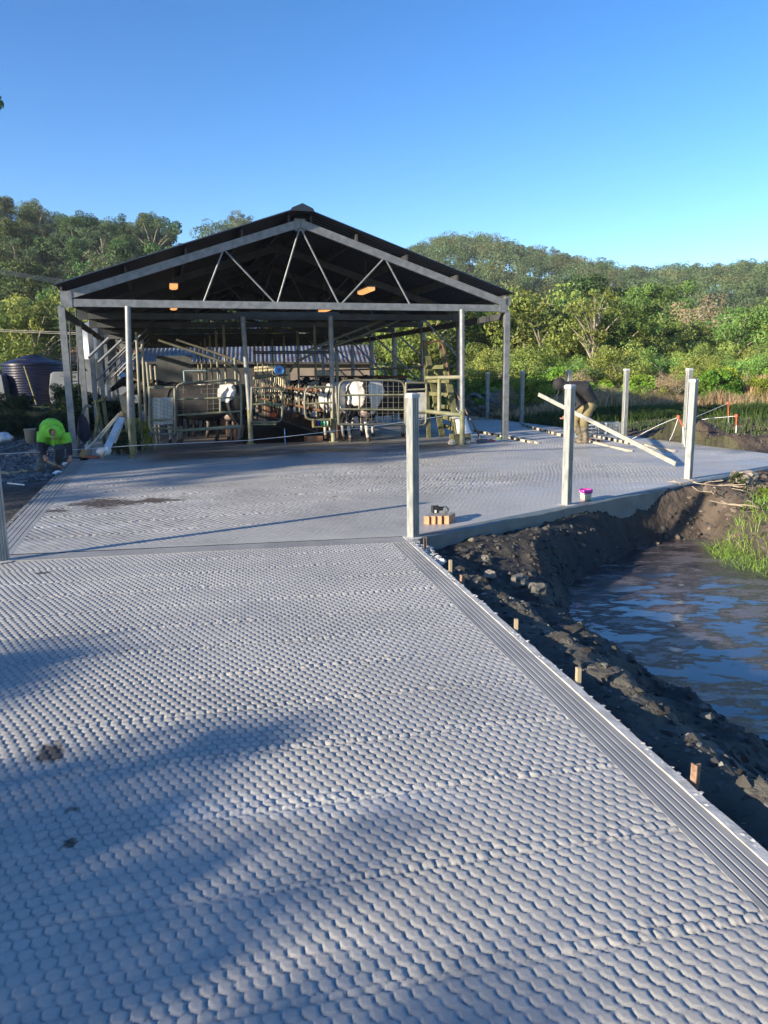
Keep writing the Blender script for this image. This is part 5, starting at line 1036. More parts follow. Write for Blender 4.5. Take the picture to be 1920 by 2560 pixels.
for i in range(13): y = 785 + i * 21; m.tube([D(172 + 8 + i * .5 - 7, y, 27.5), D(190 + i * .5, y, 27.5)], .018, 5)
m.build('rungs', mat('dark_steel', (.05, .055, .06)), t)
# corrugated sheet helper
CORR = mat('weathered_corrugated_iron', (.17, .18, .19), (.08, .05, .045), .5, .2, .9)
CORRB = mat('brown_white_corrugated_iron', (.40, .36, .31), (.20, .14, .11), .5, .1, 1.2)
def corrugated(P0, P1, P2, P3, pitch, amp_, mtl, name, parent):
    """P0-P1 eave, P3-P2 ridge, ribs run from eave to ridge"""
    P0, P1, P2, P3 = [np.array(p, float) for p in (P0, P1, P2, P3)]; L_ = np.linalg.norm(P1 - P0); n = int(L_ / pitch) * 4; nn = np.cross(P1 - P0, P3 - P0); nn /= np.linalg.norm(nn)
    if nn[2] < 0: nn = -nn
    V = []
    for i in range(n + 1): q = i / n; h = amp_ * (1 if i % 4 == 1 else (-1 if i % 4 == 3 else 0)); V += [P0 + (P1 - P0) * q + nn * h, P3 + (P2 - P3) * q + nn * h]
    return MB().add(V, [(2 * i, 2 * i + 2, 2 * i + 3, 2 * i + 1) for i in range(n)]).build(name, mtl, parent)
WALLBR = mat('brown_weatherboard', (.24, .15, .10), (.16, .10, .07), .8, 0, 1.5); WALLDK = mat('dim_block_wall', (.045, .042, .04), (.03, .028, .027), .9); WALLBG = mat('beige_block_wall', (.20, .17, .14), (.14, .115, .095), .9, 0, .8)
REDF = mat('red_fascia', (.42, .13, .08), (.3, .1, .07), .6)
# red-gabled house
Y0 = 50.0; t = thing('farmhouse', 'red-gabled brown farmhouse with a brown and white corrugated awning, behind the navy tank', 'house', D(215, 1000, Y0) * (1, 1, 0))
apex = D(222, 832, Y0); le = D(98, 890, Y0); re = D(350, 886, Y0)
m = MB(); m.poly([le + (.3, .2, 0), D(330, 888, Y0) + (0, .2, 0), apex + (0, .2, -.1)], .2, nrm=(0, 1, 0)); m.poly([(le[0] + .3, Y0 + .2, 0), (re[0] - .3, Y0 + .2, 0), (re[0] - .3, Y0 + .2, le[2]), (le[0] + .3, Y0 + .2, le[2])], .2, nrm=(0, 1, 0)); m.build('wall', WALLBR, t)
for p, nm in ((le, 'l'), (re, 'r')): MB().bar(p, apex, .10, .22).build('barge_board', REDF, t); MB().poly([p, apex, apex + (0, 9, 0), p + (0, 9, 0)], .06).build('roof', REDF, t)
corrugated(D(96, 921, Y0 - 4), D(345, 925, Y0 - 4), D(345, 882, Y0), D(104, 882, Y0), .30, .04, CORRB, 'awning_roof', t)
MB().poly([D(98, 925, Y0 - 3), D(345, 930, Y0 - 3), D(345, 1000, Y0 - 3), D(98, 1000, Y0 - 3)], .1).build('awning_wall', WALLBR, t)
# long shed seen through the milking shed
Y0 = 47.0; t = thing('machinery_shed', 'long low farm building with a patchy corrugated roof, seen through the milking shed', 'building', D(640, 1000, Y0) * (1, 1, 0))
corrugated(D(330, 905, Y0), D(940, 906, Y0), D(925, 862, Y0 + 5), D(345, 862, Y0 + 5), .26, .045, CORR, 'roof', t)
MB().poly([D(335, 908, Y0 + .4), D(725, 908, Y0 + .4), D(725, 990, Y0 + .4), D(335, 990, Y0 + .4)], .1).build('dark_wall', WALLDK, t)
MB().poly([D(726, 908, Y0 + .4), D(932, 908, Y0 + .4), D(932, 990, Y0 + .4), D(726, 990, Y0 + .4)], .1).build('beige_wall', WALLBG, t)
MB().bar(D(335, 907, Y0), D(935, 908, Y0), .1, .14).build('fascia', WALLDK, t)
for x in (790, 812): MB().poly([D(x, 925, Y0 + .3), D(x + 15, 925, Y0 + .3), D(x + 15, 945, Y0 + .3), D(x, 945, Y0 + .3)], .05).build('window', GLASSD, t)
# round tanks with pale roofs
c = D(610, 840, 72); c[2] = 0; t = thing('round_white_tank', 'big round tank with a white segmented cone roof, seen through the trusses', 'tank', c); zt = D(610, 838, 72)[2]
MB().lathe(c, [(3.6, 0), (3.6, zt)], 40).build('wall', mat('tank_grey_wall', (.4, .42, .44)), t); MB().lathe(c, [(3.75, zt), (.3, zt + 2.0), (0, zt + 2.1)], 20, False).build('roof', mat('white_roof_metal', (.72, .74, .80), (.6, .62, .68), .45), t)
c = D(788, 880, 60); c[2] = 0; t = thing('round_concrete_tank', 'smaller round grey concrete tank right of the white-roofed tank', 'tank', c); zt = D(788, 838, 60)[2]
MB().lathe(c, [(1.75, 0), (1.75, zt), (1.85, zt), (1.85, zt + .12), (0, zt + .2)], 36).build('wall', mat('tank_concrete', (.36, .37, .38), (.28, .29, .3)), t)
# power pole and lines
Yp = 62.0; b = D(1103, 960, Yp); b[2] = 0; tp = D(1103, 795, Yp); t = thing('power_pole', 'green-grey power pole with a transformer box and two crossarms, behind the right shed wall', 'utility pole', b)
MB().tube([b, (b[0], b[1], tp[2])], [.20, .16], 10).build('shaft', mat('pale_green_timber', (.42, .44, .28), (.34, .36, .22)), t)
for y, w_ in ((806, 22), (852, 30)): MB().bar(D(1103 - w_ / 2, y, Yp - .2), D(1103 + w_, y, Yp - .2), .12, .12).build('crossarm', PIPE, t)
MB().box(D(1093, 838, Yp - .5), (.55, .4, .75)).build('transformer', mat('transformer_grey', (.5, .54, .56)), t)
for i in range(5): MB().lathe(D(1088 + i * 9, 805, Yp - .2), [(.05, 0), (.07, .08), (.03, .2), (0, .2)], 8).build('insulator', WHITEP, t)
def line(P, r, lab): tag(MB().tube(P, r, 4).build('power_line', mat('bright_cable', (.42, .40, .32), None, .5)), lab, 'power line', 'overhead power lines')
def sag(A, B, s_, n=10): return [A + (B - A) * i / n - np.array([0, 0, s_ * 4 * (i / n) * (1 - i / n)]) for i in range(n + 1)]
for (y0, y1, lab) in ((745, 799, 'overhead line crossing the right hillside, topmost of three'), (758, 813, 'overhead line crossing the right hillside, middle of three'), (761, 828, 'overhead line crossing the right hillside, lowest of three')): line(sag(D(1110, y0 - 10, 62), D(2250, y1 + 18, 55), .25), .022, lab)
for (y0, y1, lab) in ((664, 704, 'overhead line over the left hillside, topmost of four'), (667, 707, 'overhead line over the left hillside, second from the top of four'), (671, 710, 'overhead line over the left hillside, third from the top of four'), (674, 714, 'overhead line over the left hillside, lowest of four')): line(sag(D(-300, y0 - 46, 30), D(330, y1 + 20, 42), .1), .013, lab)
for (y0, y1, lab) in ((822, 832, 'lower overhead line in front of the bushes on the left, upper of two'), (826, 836, 'lower overhead line in front of the bushes on the left, lower of two')): line([D(-200, y0 - 5, 30), D(200, y1, 30)], .012, lab)

# ------------------------------------------------------------------ foliage
def leaf_mat(name, c1, c2, objrand=.6, tr=.28): return mat(name, c1, c2, .6, 0, .35, spec=.3, attr='tint', trans=tr, objrand=objrand)
ACAC = leaf_mat('acacia_leaves', (.20, .285, .065), (.14, .21, .05), tr=.35); DARKL = leaf_mat('dark_rainforest_leaves', (.07, .12, .032), (.05, .09, .028)); GUML = leaf_mat('gum_leaves', (.105, .148, .065), (.08, .115, .055)); PINEL = leaf_mat('pine_needles', (.085, .14, .045), (.06, .10, .035)); LIME = leaf_mat('lime_broad_leaves', (.19, .30, .03), (.13, .22, .03)); DRYL = leaf_mat('dry_twigs', (.36, .28, .17), (.26, .2, .12)); WEED = leaf_mat('weed_leaves', (.045, .075, .025), (.03, .05, .02), .4)
BARK = mat('pale_bark', (.36, .31, .24), (.2, .17, .13), .85, 0, 4); BARKD = mat('dark_bark', (.12, .09, .07), (.07, .055, .045), .9, 0, 4)
def leaves(C_, Rr, per, size, rg, flat=.6, tint=(.62, 1.35), droop=0.0, hollow=.55):
    """C_ (n,3) clump centres, Rr (n,) radii -> leaf quads spread through every clump"""
    C_ = np.asarray(C_); n = len(C_); N_ = n * per
    ci = np.repeat(np.arange(n), per); d = rg.normal(size=(N_, 3)); d /= np.linalg.norm(d, axis=1, keepdims=True); rad = hollow + (1 - hollow) * rg.random(N_) ** .6
    p = C_[ci] + d * (Rr[ci] * rad)[:, None] * np.array([1, 1, flat]); p[:, 2] -= droop * (1 - d[:, 2]) * Rr[ci]
    nr = d + .8 * rg.normal(size=(N_, 3)); nr[:, 2] += .3; nr /= np.linalg.norm(nr, axis=1, keepdims=True)
    a = np.cross(nr, rg.normal(size=(N_, 3))); a /= np.linalg.norm(a, axis=1, keepdims=True); b = np.cross(nr, a); s_ = size * (.6 + .8 * rg.random(N_))[:, None]
    V = np.stack([p - a * s_, p - b * s_ * .45, p + a * s_, p + b * s_ * .45], 1).reshape(-1, 3); F = np.arange(N_ * 4).reshape(-1, 4)
    tc = tint[0] + (tint[1] - tint[0]) * rg.random(n); tv = (tc[ci] * (.8 + .4 * rg.random(N_)))[:, None] * np.array([1, 1, 1]); tv[:, 0] *= (.9 + .25 * rg.random(n))[ci]
    return V, F, np.repeat(tv, 4, 0)
def crown_pts(kind, rg, H):
    if kind == 'round': n = 46; th = rg.random(n) * 2 * pi; u_ = rg.random(n); r = .34 * H * np.sqrt(rg.random(n)) * 1.0; z = H * (.30 + .58 * u_); k = np.sqrt(np.clip(1 - ((z / H - .55) / .48) ** 2, .05, 1)); r = r * k * 1.25; R = H * (.075 + .06 * rg.random(n))
    elif kind == 'bush': n = 44; th = rg.random(n) * 2 * pi; z = H * (.10 + .75 * rg.random(n)); k = np.sqrt(np.clip(1 - (z / H) ** 2 * .9, .08, 1)); r = .62 * H * np.sqrt(rg.random(n)) * k; R = H * (.10 + .08 * rg.random(n))
    elif kind == 'gum': n = 46; th = rg.random(n) * 2 * pi; z = H * (.48 + .46 * rg.random(n)); k = np.sqrt(np.clip(1 - ((z / H - .72) / .3) ** 2, .1, 1)); r = .30 * H * np.sqrt(rg.random(n)) * k; R = H * (.045 + .045 * rg.random(n))
    elif kind == 'pine': n = 60; th = rg.random(n) * 2 * pi; z = H * (.15 + .80 * rg.random(n)); r = .27 * H * (1.12 - z / H) ** .55 * np.sqrt(.25 + .75 * rg.random(n)); R = H * (.055 + .05 * rg.random(n))
    return np.stack([r * np.cos(th), r * np.sin(th), z], 1), R
PROTO = {}
def make_tree(key, kind, H, mtl, bark, per, size, seed, trunk=True, nsub=8, tint=(.55, 1.4)):
    rg = np.random.default_rng(seed); C_, R_ = crown_pts(kind, rg, H); V, F, T_ = leaves(C_, R_, per, size, rg, .75 if kind != 'gum' else .6, tint)
    WL['proto'] = np.zeros(3)
    rt = bpy.data.objects.new('proto', None); WL[rt.name] = np.zeros(3)
    cr = np_mesh('crown', V, F, [mtl], rt, {'tint': T_}, smooth=False)
    m = MB(); lean = rg.normal(size=2) * .03 * H
    top = np.array([lean[0], lean[1], H * (.75 if kind in ('gum', 'pine') else .55)]); r0 = H * .018
    m.tube([(0, 0, -.5), (lean[0] * .3, lean[1] * .3, top[2] * .45), top], [r0 * 1.3, r0, r0 * .35], 7)
    for i in rg.choice(len(C_), nsub, replace=False):
        c = C_[i]; st = np.array([lean[0], lean[1], 0]) * .5 + np.array([0, 0, min(c[2] * .6, top[2] * .9)]); m.tube([st, (st + c) / 2 + (0, 0, .03 * H), c], [r0 * .5, r0 * .33, r0 * .12], 5)
    tr = m.build('trunk', bark, rt); PROTO[key] = (cr, tr); COL.objects.unlink(cr); COL.objects.unlink(tr)
for k in range(3):
    make_tree('acacia%d' % k, 'bush', 5.0, ACAC, BARK, 190, .085, 100 + k, nsub=12)
    make_tree('round%d' % k, 'round', 9.0, DARKL, BARKD, 190, .16, 110 + k, tint=(.5, 1.6))
    make_tree('gum%d' % k, 'gum', 13.0, GUML, BARK, 150, .135, 120 + k, nsub=14, tint=(.6, 1.5))
    make_tree('pine%d' % k, 'pine', 13.0, PINEL, BARKD, 260, .125, 130 + k, tint=(.7, 1.3))
for k in range(2):
    make_tree('olive%d' % k, 'round', 8.0, ACAC, BARK, 200, .13, 140 + k, tint=(.5, 1.2)); make_tree('lime%d' % k, 'bush', 2.2, LIME, BARKD, 120, .075, 150 + k, nsub=5); make_tree('shrub%d' % k, 'bush', 1.6, WEED, BARKD, 110, .05, 160 + k, nsub=6)
make_tree('dry0', 'bush', 3.2, DRYL, BARK, 110, .045, 170, nsub=26, tint=(.7, 1.3)); make_tree('bare0', 'gum', 5.5, ACAC, BARK, 40, .09, 171, nsub=26)
def plant(name, key, x, y, s_, label, cat='tree', group=None, z=None, rz=None, sz=None):
    cr, tr = PROTO[key]; z = float(terrain(x, y)) if z is None else z
    r = bpy.data.objects.new(name, None); COL.objects.link(r); r.empty_display_size = .3; r.location = (x, y, z); r.rotation_euler = (0, 0, random.uniform(0, 6.28) if rz is None else rz); r.scale = (s_, s_, s_ * (sz or random.uniform(.9, 1.12)))
    for o in (cr, tr): c = o.copy(); COL.objects.link(c); c.parent = r
    return tag(r, label, cat, group)
rs = random.Random(11); HK = {'aca': 4.6, 'rou': 8.6, 'gum': 12.6, 'pin': 12.6, 'oli': 7.6, 'lim': 2.1, 'shr': 1.5, 'dry': 3.0, 'bar': 5.4}
def zone(n, x0, x1, Y0, Y1, keys, hs, label_fn, group, names='tree', mind=2.5, ybase=None):
    pts = []; tries = 0
    while len(pts) < n and tries < 4000:
        tries += 1; Y = rs.uniform(Y0, Y1); px = rs.uniform(x0, x1); X = (px - 960) / FPX * Y * 1.0
        if any((X - a) ** 2 + (Y - b) ** 2 < mind ** 2 for a, b in pts): continue
        pts.append((X, Y)); k = rs.choice(keys); s_ = rs.uniform(*hs) / HK[k[:3]]; plant(names, k, X, Y, s_, label_fn(px, Y, k), 'tree' if names != 'shrub' else 'shrub', group)
# right: bright acacia thicket, with taller dark trees behind
zone(26, 1180, 2250, 33, 41, ['acacia0', 'acacia1', 'acacia2'], (1.8, 3.0), lambda *a: 'yellow-green acacia bush in the front of the thicket beyond the dry grass', 'acacia bushes in the front of the thicket', 'acacia_bush', 2.0)
zone(34, 1330, 2350, 42, 56, ['acacia0', 'acacia1', 'acacia2', 'olive0', 'olive1'], (3.4, 5.0), lambda *a: 'tall yellow-green acacia in the middle of the right-hand thicket', 'tall acacias in the right-hand thicket', 'acacia_tree', 2.6)
zone(24, 1020, 1600, 40, 60, ['olive0', 'olive1', 'round0', 'acacia1'], (4.2, 6.0), lambda *a: 'bushy olive-green tree directly behind the right side of the shed', 'olive-green trees behind the shed', 'olive_tree', 2.6)
zone(26, 980, 1640, 62, 84, ['round0', 'round1', 'round2', 'olive0'], (6.2, 8.4), lambda *a: 'tall dark green tree at the foot of the right hill', 'dark green trees at the foot of the right hill', 'dark_tree', 3.6)
zone(22, 1640, 2450, 62, 84, ['olive0', 'round1', 'acacia2', 'acacia0'], (5.0, 7.0), lambda *a: 'bright green tree at the back edge of the right-hand thicket', 'bright trees at the back of the thicket', 'acacia_tree', 3.8)
zone(22, 560, 1010, 66, 100, ['round0', 'olive1', 'gum0', 'round2'], (6, 9), lambda *a: 'tree seen under the roof through the open back of the milking shed', 'trees seen through the shed', 'tree', 4)
# lime-leaved weeds over the dry grass
zone(60, 1050, 2250, 28, 34, ['lime0', 'lime1'], (.7, 1.5), lambda *a: 'low lime-green weed bush rising out of the dry grass', 'lime-green weed bushes', 'weed_bush', 1.2)
zone(20, 1150, 2150, 27.5, 33, ['dry0'], (.8, 1.5), lambda *a: 'brown dead shrub standing in the dry grass', 'dead shrubs in the dry grass', 'dead_shrub', 1.3)
for (x, y, s_, k, lab) in ((1480, 37.5, .95, 'bare0', 'half-bare pale-stemmed sapling behind the stooping person'), (1400, 55, 1.1, 'dry0', 'greyish leafless bush in the middle of the thicket'), (1690, 52, 2.0, 'dry0', 'large grey-brown leafless bush between the dark trees and the acacias'), (1640, 50, 1.7, 'dry0', 'grey-brown leafless bush just left of the larger leafless one')):
    plant('pale_sapling' if k == 'bare0' else 'leafless_bush', k, (x - 960) / FPX * y, y, s_, lab)
# left: bright bushes in front, hillside of gums and dark pines behind
zone(9, -260, 120, 44, 52, ['olive0', 'olive1', 'gum1'], (4.5, 6), lambda *a: 'grey-green gum tree above the navy tank', 'gum trees above the navy tank', 'gum_tree', 2.5)
zone(6, 130, 330, 52, 60, ['acacia0', 'acacia1', 'olive1'], (5.5, 7.5), lambda *a: 'bright green tree just left of the shed roof corner', 'bright green trees by the shed roof corner', 'bright_tree', 2.5)
zone(20, -450, 420, 58, 80, ['round0', 'round1', 'gum0', 'gum2'], (6, 9), lambda *a: 'tree low on the left hillside, rising from dark shade', 'trees low on the left hillside', 'tree', 4)
zone(46, -450, 420, 80, 108, ['gum0', 'gum1', 'gum2', 'pine1', 'round1', 'pine0'], (7, 10), lambda *a: 'gum or pine tree half way up the left hillside', 'trees half way up the left hillside', 'tree', 4)
zone(50, -450, 440, 106, 140, ['pine0', 'pine1', 'pine2', 'round2', 'gum1'], (8, 11), lambda *a: 'dark bushy pine near the top of the left hill', 'pines near the top of the left hill', 'pine_tree', 4.5)
for i, (x, Y, s_) in enumerate(((10, 128, .98), (70, 130, .88), (140, 132, .85), (205, 133, .82), (262, 136, .7), (305, 138, .62))):
    X = (x - 960) / FPX * Y; plant('pine_tree', 'pine%d' % (i % 3), X, Y, s_, ['tall dark pine on the left hill crest at the picture edge', 'tall dark pine on the left hill crest, second from the edge', 'broad dark pine on the left hill crest, third from the edge', 'broadest dark pine on the left hill crest', 'dark pine sloping down the left crest, fifth from the edge', 'last dark pine of the left crest before the distant gums'][i])
zone(16, 340, 640, 190, 230, ['gum0', 'gum1', 'gum2'], (10, 14), lambda *a: 'pale distant gum tree on the ridge above the left roof slope', 'distant gums above the left roof slope', 'gum_tree', 5)
zone(60, 930, 2100, 244, 268, ['gum0', 'gum1', 'gum2'], (7, 10), lambda *a: 'small gum tree on the skyline of the right hill', 'gum trees on the skyline of the right hill', 'gum_tree', 4)
# unseen trees and a leafy screen placed to throw shade on slabs and shed
def shade_tree(key, P, dist, s_, top, label, wide=1.0):
    q = np.array(P[:2], float) + sun_h * dist; H = {'r': 9.0, 'a': 5.0, 'g': 13.0}[key[0]]; want = dist * tan(SUN_EL) + top; r = plant('shade_tree', key, q[0], q[1], want / H, label, z=-.1, sz=1.0); r.scale[0] *= wide; r.scale[1] *= wide
rg = np.random.default_rng(91); hc_ = np.array([-1.3, 2.9]) + sun_h * 11.0; hp = np.array([-sun_h[1], sun_h[0]]); C_ = []  # added leafy screen, its top shaped to throw the lower-left shade
for i in range(330):
    s_ = rg.uniform(-2.0, 4.6); dpt = rg.uniform(-.45, .45); top_ = 3.12 + .07 * max(s_, 0) + .10 * sin(s_ * 1.7) + .06 * sin(s_ * 4.1 + 1); C_.append([hc_[0] + hp[0] * s_ + sun_h[0] * dpt, hc_[1] + hp[1] * s_ + sun_h[1] * dpt, rg.uniform(.15, 1) ** .8 * top_])
t = thing('shade_hedge', 'leafy screen added out of view behind the camera to shade the near slab', 'shade_hedge', (hc_[0], hc_[1], -.1)); V, F, T_ = leaves(C_, .30 + .12 * rg.random(330), 120, .07, rg, .9); np_mesh('foliage', V, F, [ACAC], t, {'tint': T_}, smooth=False)
m = MB()
for k in range(7): q = hc_ + hp * (-1.6 + 0.95 * k); m.tube([(q[0], q[1], -.3), (q[0] + .1, q[1], 1.2), (q[0], q[1] + .1, 2.4)], [.07, .05, .02], 6)
m.build('stems', BARKD, t)
shade_tree('round0', (-6.6, 13.6), 20, 0, 3.2, 'dark tree out of the picture to the left of the shed')
shade_tree('round1', (-8.5, 18.0), 22, 0, 3.6, 'dark tree out of the picture to the left of the tank')
shade_tree('round2', (-10.0, 23.0), 24, 0, 4.2, 'dark tree out of the picture, behind the left yard')
shade_tree('round1', (-14.0, 30.0), 26, 0, 4.2, 'dark tree out of the picture, far to the left')
# far hill forest as one mass
def forest():
    rg = np.random.default_rng(5); Vs = []; Fs = []; Ts = []; off = 0; n = 1900
    for i in range(n):
        Y = 95 + 180 * rg.random() ** .8; az = rg.uniform(-.30, .66); X = az * Y
        if Y < 170 and az < .02: continue
        z = float(terrain(X, Y)); H = rg.uniform(7, 11) * (1 if Y > 150 else .85); k = rg.integers(4, 8); th = rg.random(k) * 2 * pi; r = H * .20 * np.sqrt(rg.random(k))
        C_ = np.stack([X + r * np.cos(th), Y + r * np.sin(th), z + H * (.52 + .36 * rg.random(k))], 1); R_ = H * (.10 + .09 * rg.random(k)); V, F, T_ = leaves(C_, R_, 95, .21 if Y > 150 else .19, rg, .72, (.8, 1.2), hollow=.8)
        h = rg.random(); T_ = T_ * (np.array([1.2, 1.0, .9]) if h < .25 else (np.array([.8, .95, .8]) if h < .6 else np.array([1, 1.02, 1]))) * rg.uniform(.7, 1.25); Vs.append(V); Fs.append(F + off); Ts.append(T_); off += len(V)
    o = np_mesh('hill_forest', np.concatenate(Vs), np.concatenate(Fs), [GUML], attrs={'tint': np.concatenate(Ts)}, smooth=False); tag(o, 'grey-green gum forest covering the far hill on the right', 'forest', kind='stuff')
forest()
# grass, dry grass, weeds
def blades(name, pts, h, wd, mtl, label, cat, lean=.35, tint=(.6, 1.4), seed=1):
    rg = np.random.default_rng(seed); n = len(pts); a = rg.random(n) * 2 * pi; hh_ = h * (.5 + rg.random(n)) * (.35 + .95 * sstep(-.45, .55, fbm(np.array(pts)[:, 0], np.array(pts)[:, 1], .55, 4, seed + 7, .6))); d = np.stack([np.cos(a), np.sin(a), np.zeros(n)], 1); l = lean * hh_ * rg.random(n) * 1.6; b_ = rg.random(n) * 2 * pi; ld = np.stack([np.cos(b_), np.sin(b_), np.zeros(n)], 1)
    P0 = np.array(pts); P1 = P0 + ld * (l * .35)[:, None] + np.array([0, 0, 1]) * (hh_ * .6)[:, None]; P2 = P0 + ld * l[:, None] + np.array([0, 0, 1]) * (hh_ * .95)[:, None]; w2 = d * wd / 2
    V = np.stack([P0 - w2, P0 + w2, P1 + w2 * .8, P1 - w2 * .8, P2 + w2 * .12, P2 - w2 * .12], 1).reshape(-1, 3); i6 = np.arange(n)[:, None] * 6; F = np.concatenate([i6 + np.array([0, 1, 2, 3]), i6 + np.array([3, 2, 4, 5])]); t_ = tint[0] + (tint[1] - tint[0]) * rg.random(n); T_ = np.repeat(np.stack([t_ * (.85 + .4 * rg.random(n)), t_, t_], 1), 6, 0)
    return tag(np_mesh(name, V, F, [mtl], attrs={'tint': T_}, smooth=False), label, cat, kind='stuff')
GRASSM = leaf_mat('grass_blades', (.06, .105, .022), (.045, .08, .02), 0); DRYG = leaf_mat('dry_grass_blades', (.48, .37, .21), (.33, .24, .13), 0, .2); GRASSB = leaf_mat('bright_grass_blades', (.22, .36, .06), (.15, .27, .045), 0)
def scatter(n, fn, seed):
    rg = np.random.default_rng(seed); P = fn(rg, n); z = terrain(P[:, 0], P[:, 1]); return np.column_stack([P, z - .01])
def uvp(rg, n, u0, u1, v0, v1):
    a = rg.uniform(u0, u1, n); b = rg.uniform(v0, v1, n); return np.stack([O[0] + UV_u[0] * a + UV_v[0] * b, O[1] + UV_u[1] * a + UV_v[1] * b], 1)
p = scatter(26000, lambda r, n: uvp(r, n, 12.95, 27, -6, 22), 3); u_, v_ = uvof(p[:, 0], p[:, 1]); keep = (u_ > 13.9 + .5 * fbm(p[:, 0], p[:, 1], .8, 3, 81) - 1.2 * (v_ > 2.5)) & (fbm(p[:, 0], p[:, 1], .9, 3, 5) > -.45) & ~((v_ < -2.2) & (u_ < 17))
blades('grass_strip', p[keep], .30, .022, GRASSM, 'dark green grass strip beyond the far yard posts', 'grass', seed=3)
def dryfn(r, n): Y = r.uniform(25.5, 35, n); return np.stack([(r.uniform(1080, 2350, n) - 960) / FPX * Y, Y], 1)
blades('dry_grass', scatter(34000, dryfn, 5), .85, .030, DRYG, 'tall brown dry grass between the green strip and the thicket', 'grass', .45, seed=5)
def greenfn(r, n): Y = r.uniform(22, 26.5, n); return np.stack([(r.uniform(1100, 2350, n) - 960) / FPX * Y, Y], 1)
blades('meadow_grass', scatter(16000, greenfn, 6), .32, .03, GRASSM, 'green meadow grass in front of the dry grass', 'grass', .4, seed=6)
tuft = [G(x, y, -.45) for x, y in ((1770, 1330), (1850, 1325), (1960, 1310), (2200, 1300), (2200, 1480), (1990, 1440), (1900, 1395), (1830, 1385), (1780, 1355))]
def tuftfn(r, n):
    P = np.stack([r.uniform(2, 7.5, n), r.uniform(4, 9.5, n)], 1); return P[in_poly(P[:, 0], P[:, 1], tuft)]
blades('bank_grass', scatter(40000, tuftfn, 8), .10, .007, GRASSB, 'bright green grass tuft hanging over the pond at the right', 'grass', 1.3, seed=8)
def sparse(r, n):
    P = np.stack([r.uniform(3, 8, n), r.uniform(6.5, 10.5, n)], 1); e = (P[:, 0] - KE0[0]) * kper[0] + (P[:, 1] - KE0[1]) * kper[1]; a = (P[:, 0] - KE0[0]) * kdir[0] + (P[:, 1] - KE0[1]) * kdir[1]
    return P[(e > .6) & (a > 4.5) & (fbm(P[:, 0], P[:, 1], 1.6, 3, 12) > .18)]
blades('straw_weeds', scatter(9000, sparse, 9), .15, .008, leaf_mat('straw_weeds', (.30, .32, .13), (.24, .2, .12), 0), 'sparse straw and weeds on the brown bank below the kerb', 'weeds', 1.2, seed=9)
def roots(x, y, n, L_, lab, seed):
    rr_ = random.Random(seed); m = MB()
    for i in range(n):
        q = G(x, y, -.15); q = G(x, y, tz(q)) + (rr_.uniform(-.3, .3), rr_.uniform(-.2, .2), .02); P = [q]; a = rr_.uniform(0, 6.28)
        for k in range(5): a += rr_.uniform(-.6, .6); q = q + np.array([cos(a), sin(a), rr_.uniform(-.12, .25)]) * L_ / 5; q[2] = max(q[2], tz(q) + .01); P.append(q)
        m.tube(chaikin(P, 1), [.010 * (1 - .12 * k) for k in range(len(chaikin(P, 1)))] if False else .006, 5)
    tag(m.build('dead_roots', mat('pale_root', (.42, .34, .24), (.3, .24, .17), .8)), lab, 'roots', kind='stuff')
roots(1830, 1230, 7, .35, 'pale sticks on the brown bank behind the green tuft', 1); roots(1745, 1330, 16, .45, 'tangle of pale dead roots at the edge of the bright grass tuft', 2); roots(1890, 1270, 6, .3, 'pale sticks near the right picture edge', 3)
def leftbank(r, n): P = uvp(r, n, -16, -1.0, 6.6, 14); return P
blades('bank_weeds', scatter(24000, leftbank, 10), .26, .03, leaf_mat('dark_weeds', (.04, .065, .03), (.03, .045, .02), 0), 'dark weeds covering the bank below the navy tank', 'weeds', .6, seed=10)
zone(22, -160, 200, 20.5, 26, ['shrub0', 'shrub1'], (.5, .8), lambda *a: 'dark leafy shrub on the bank below the navy tank', 'dark shrubs below the navy tank', 'shrub', 1.0)
zone(12, 160, 330, 23, 32, ['shrub0', 'shrub1'], (.7, 1.3), lambda *a: 'dark green shrub behind the left shed posts', 'dark shrubs behind the left shed posts', 'shrub', 1.0)
for (x, y, s_, lab) in ((318, 1130, .33, 'green weed clump left of the first pipe post'), (345, 1122, .26, 'green weed clump right of the first pipe post'), (300, 1138, .22, 'small weed clump at the foot of the screed blade')):
    q = G(x, y); plant('weed_clump', 'lime1' if x > 340 else 'shrub0', q[0], q[1], s_, lab, 'weed', z=0, sz=1.3)
q = G(1840, 1250, -.2); plant('weed_clump', 'shrub1', q[0], q[1], .12, 'dark broad-leaved weed on the brown bank', 'weed'); q = G(1905, 1265, -.2); plant('weed_clump', 'lime0', q[0], q[1], .08, 'light green weed on the brown bank at the right picture edge', 'weed')
# gravel, clods, crumbs
def pebbles(name, pts, smin, smax, mtl, label, cat, seed, flat=.7):
    rg = np.random.default_rng(seed); bm = bmesh.new(); bmesh.ops.create_icosphere(bm, subdivisions=1, radius=1.0); base = np.array([tuple(v.co) for v in bm.verts]); bf = np.array([[v.index for v in f.verts] for f in bm.faces]); bm.free()
    n = len(pts); nv_ = len(base); s_ = smin + (smax - smin) * rg.random(n) ** 2.5; sc = s_[:, None, None] * (.6 + .8 * rg.random((n, 1, 3))) * np.array([1, 1, flat]); B = base[None] * (1 + .35 * rg.normal(size=(n, nv_, 1)).clip(-1, 1)) * sc; V = (B + np.array(pts)[:, None, :]).reshape(-1, 3); F = (bf[None] + (np.arange(n) * nv_)[:, None, None]).reshape(-1, 3); t_ = np.repeat(.5 + 1.1 * rg.random(n), nv_)
    return tag(np_mesh(name, V, F, [mtl], attrs={'tint': np.stack([t_, t_, t_], 1)}, smooth=False), label, cat, kind='stuff')
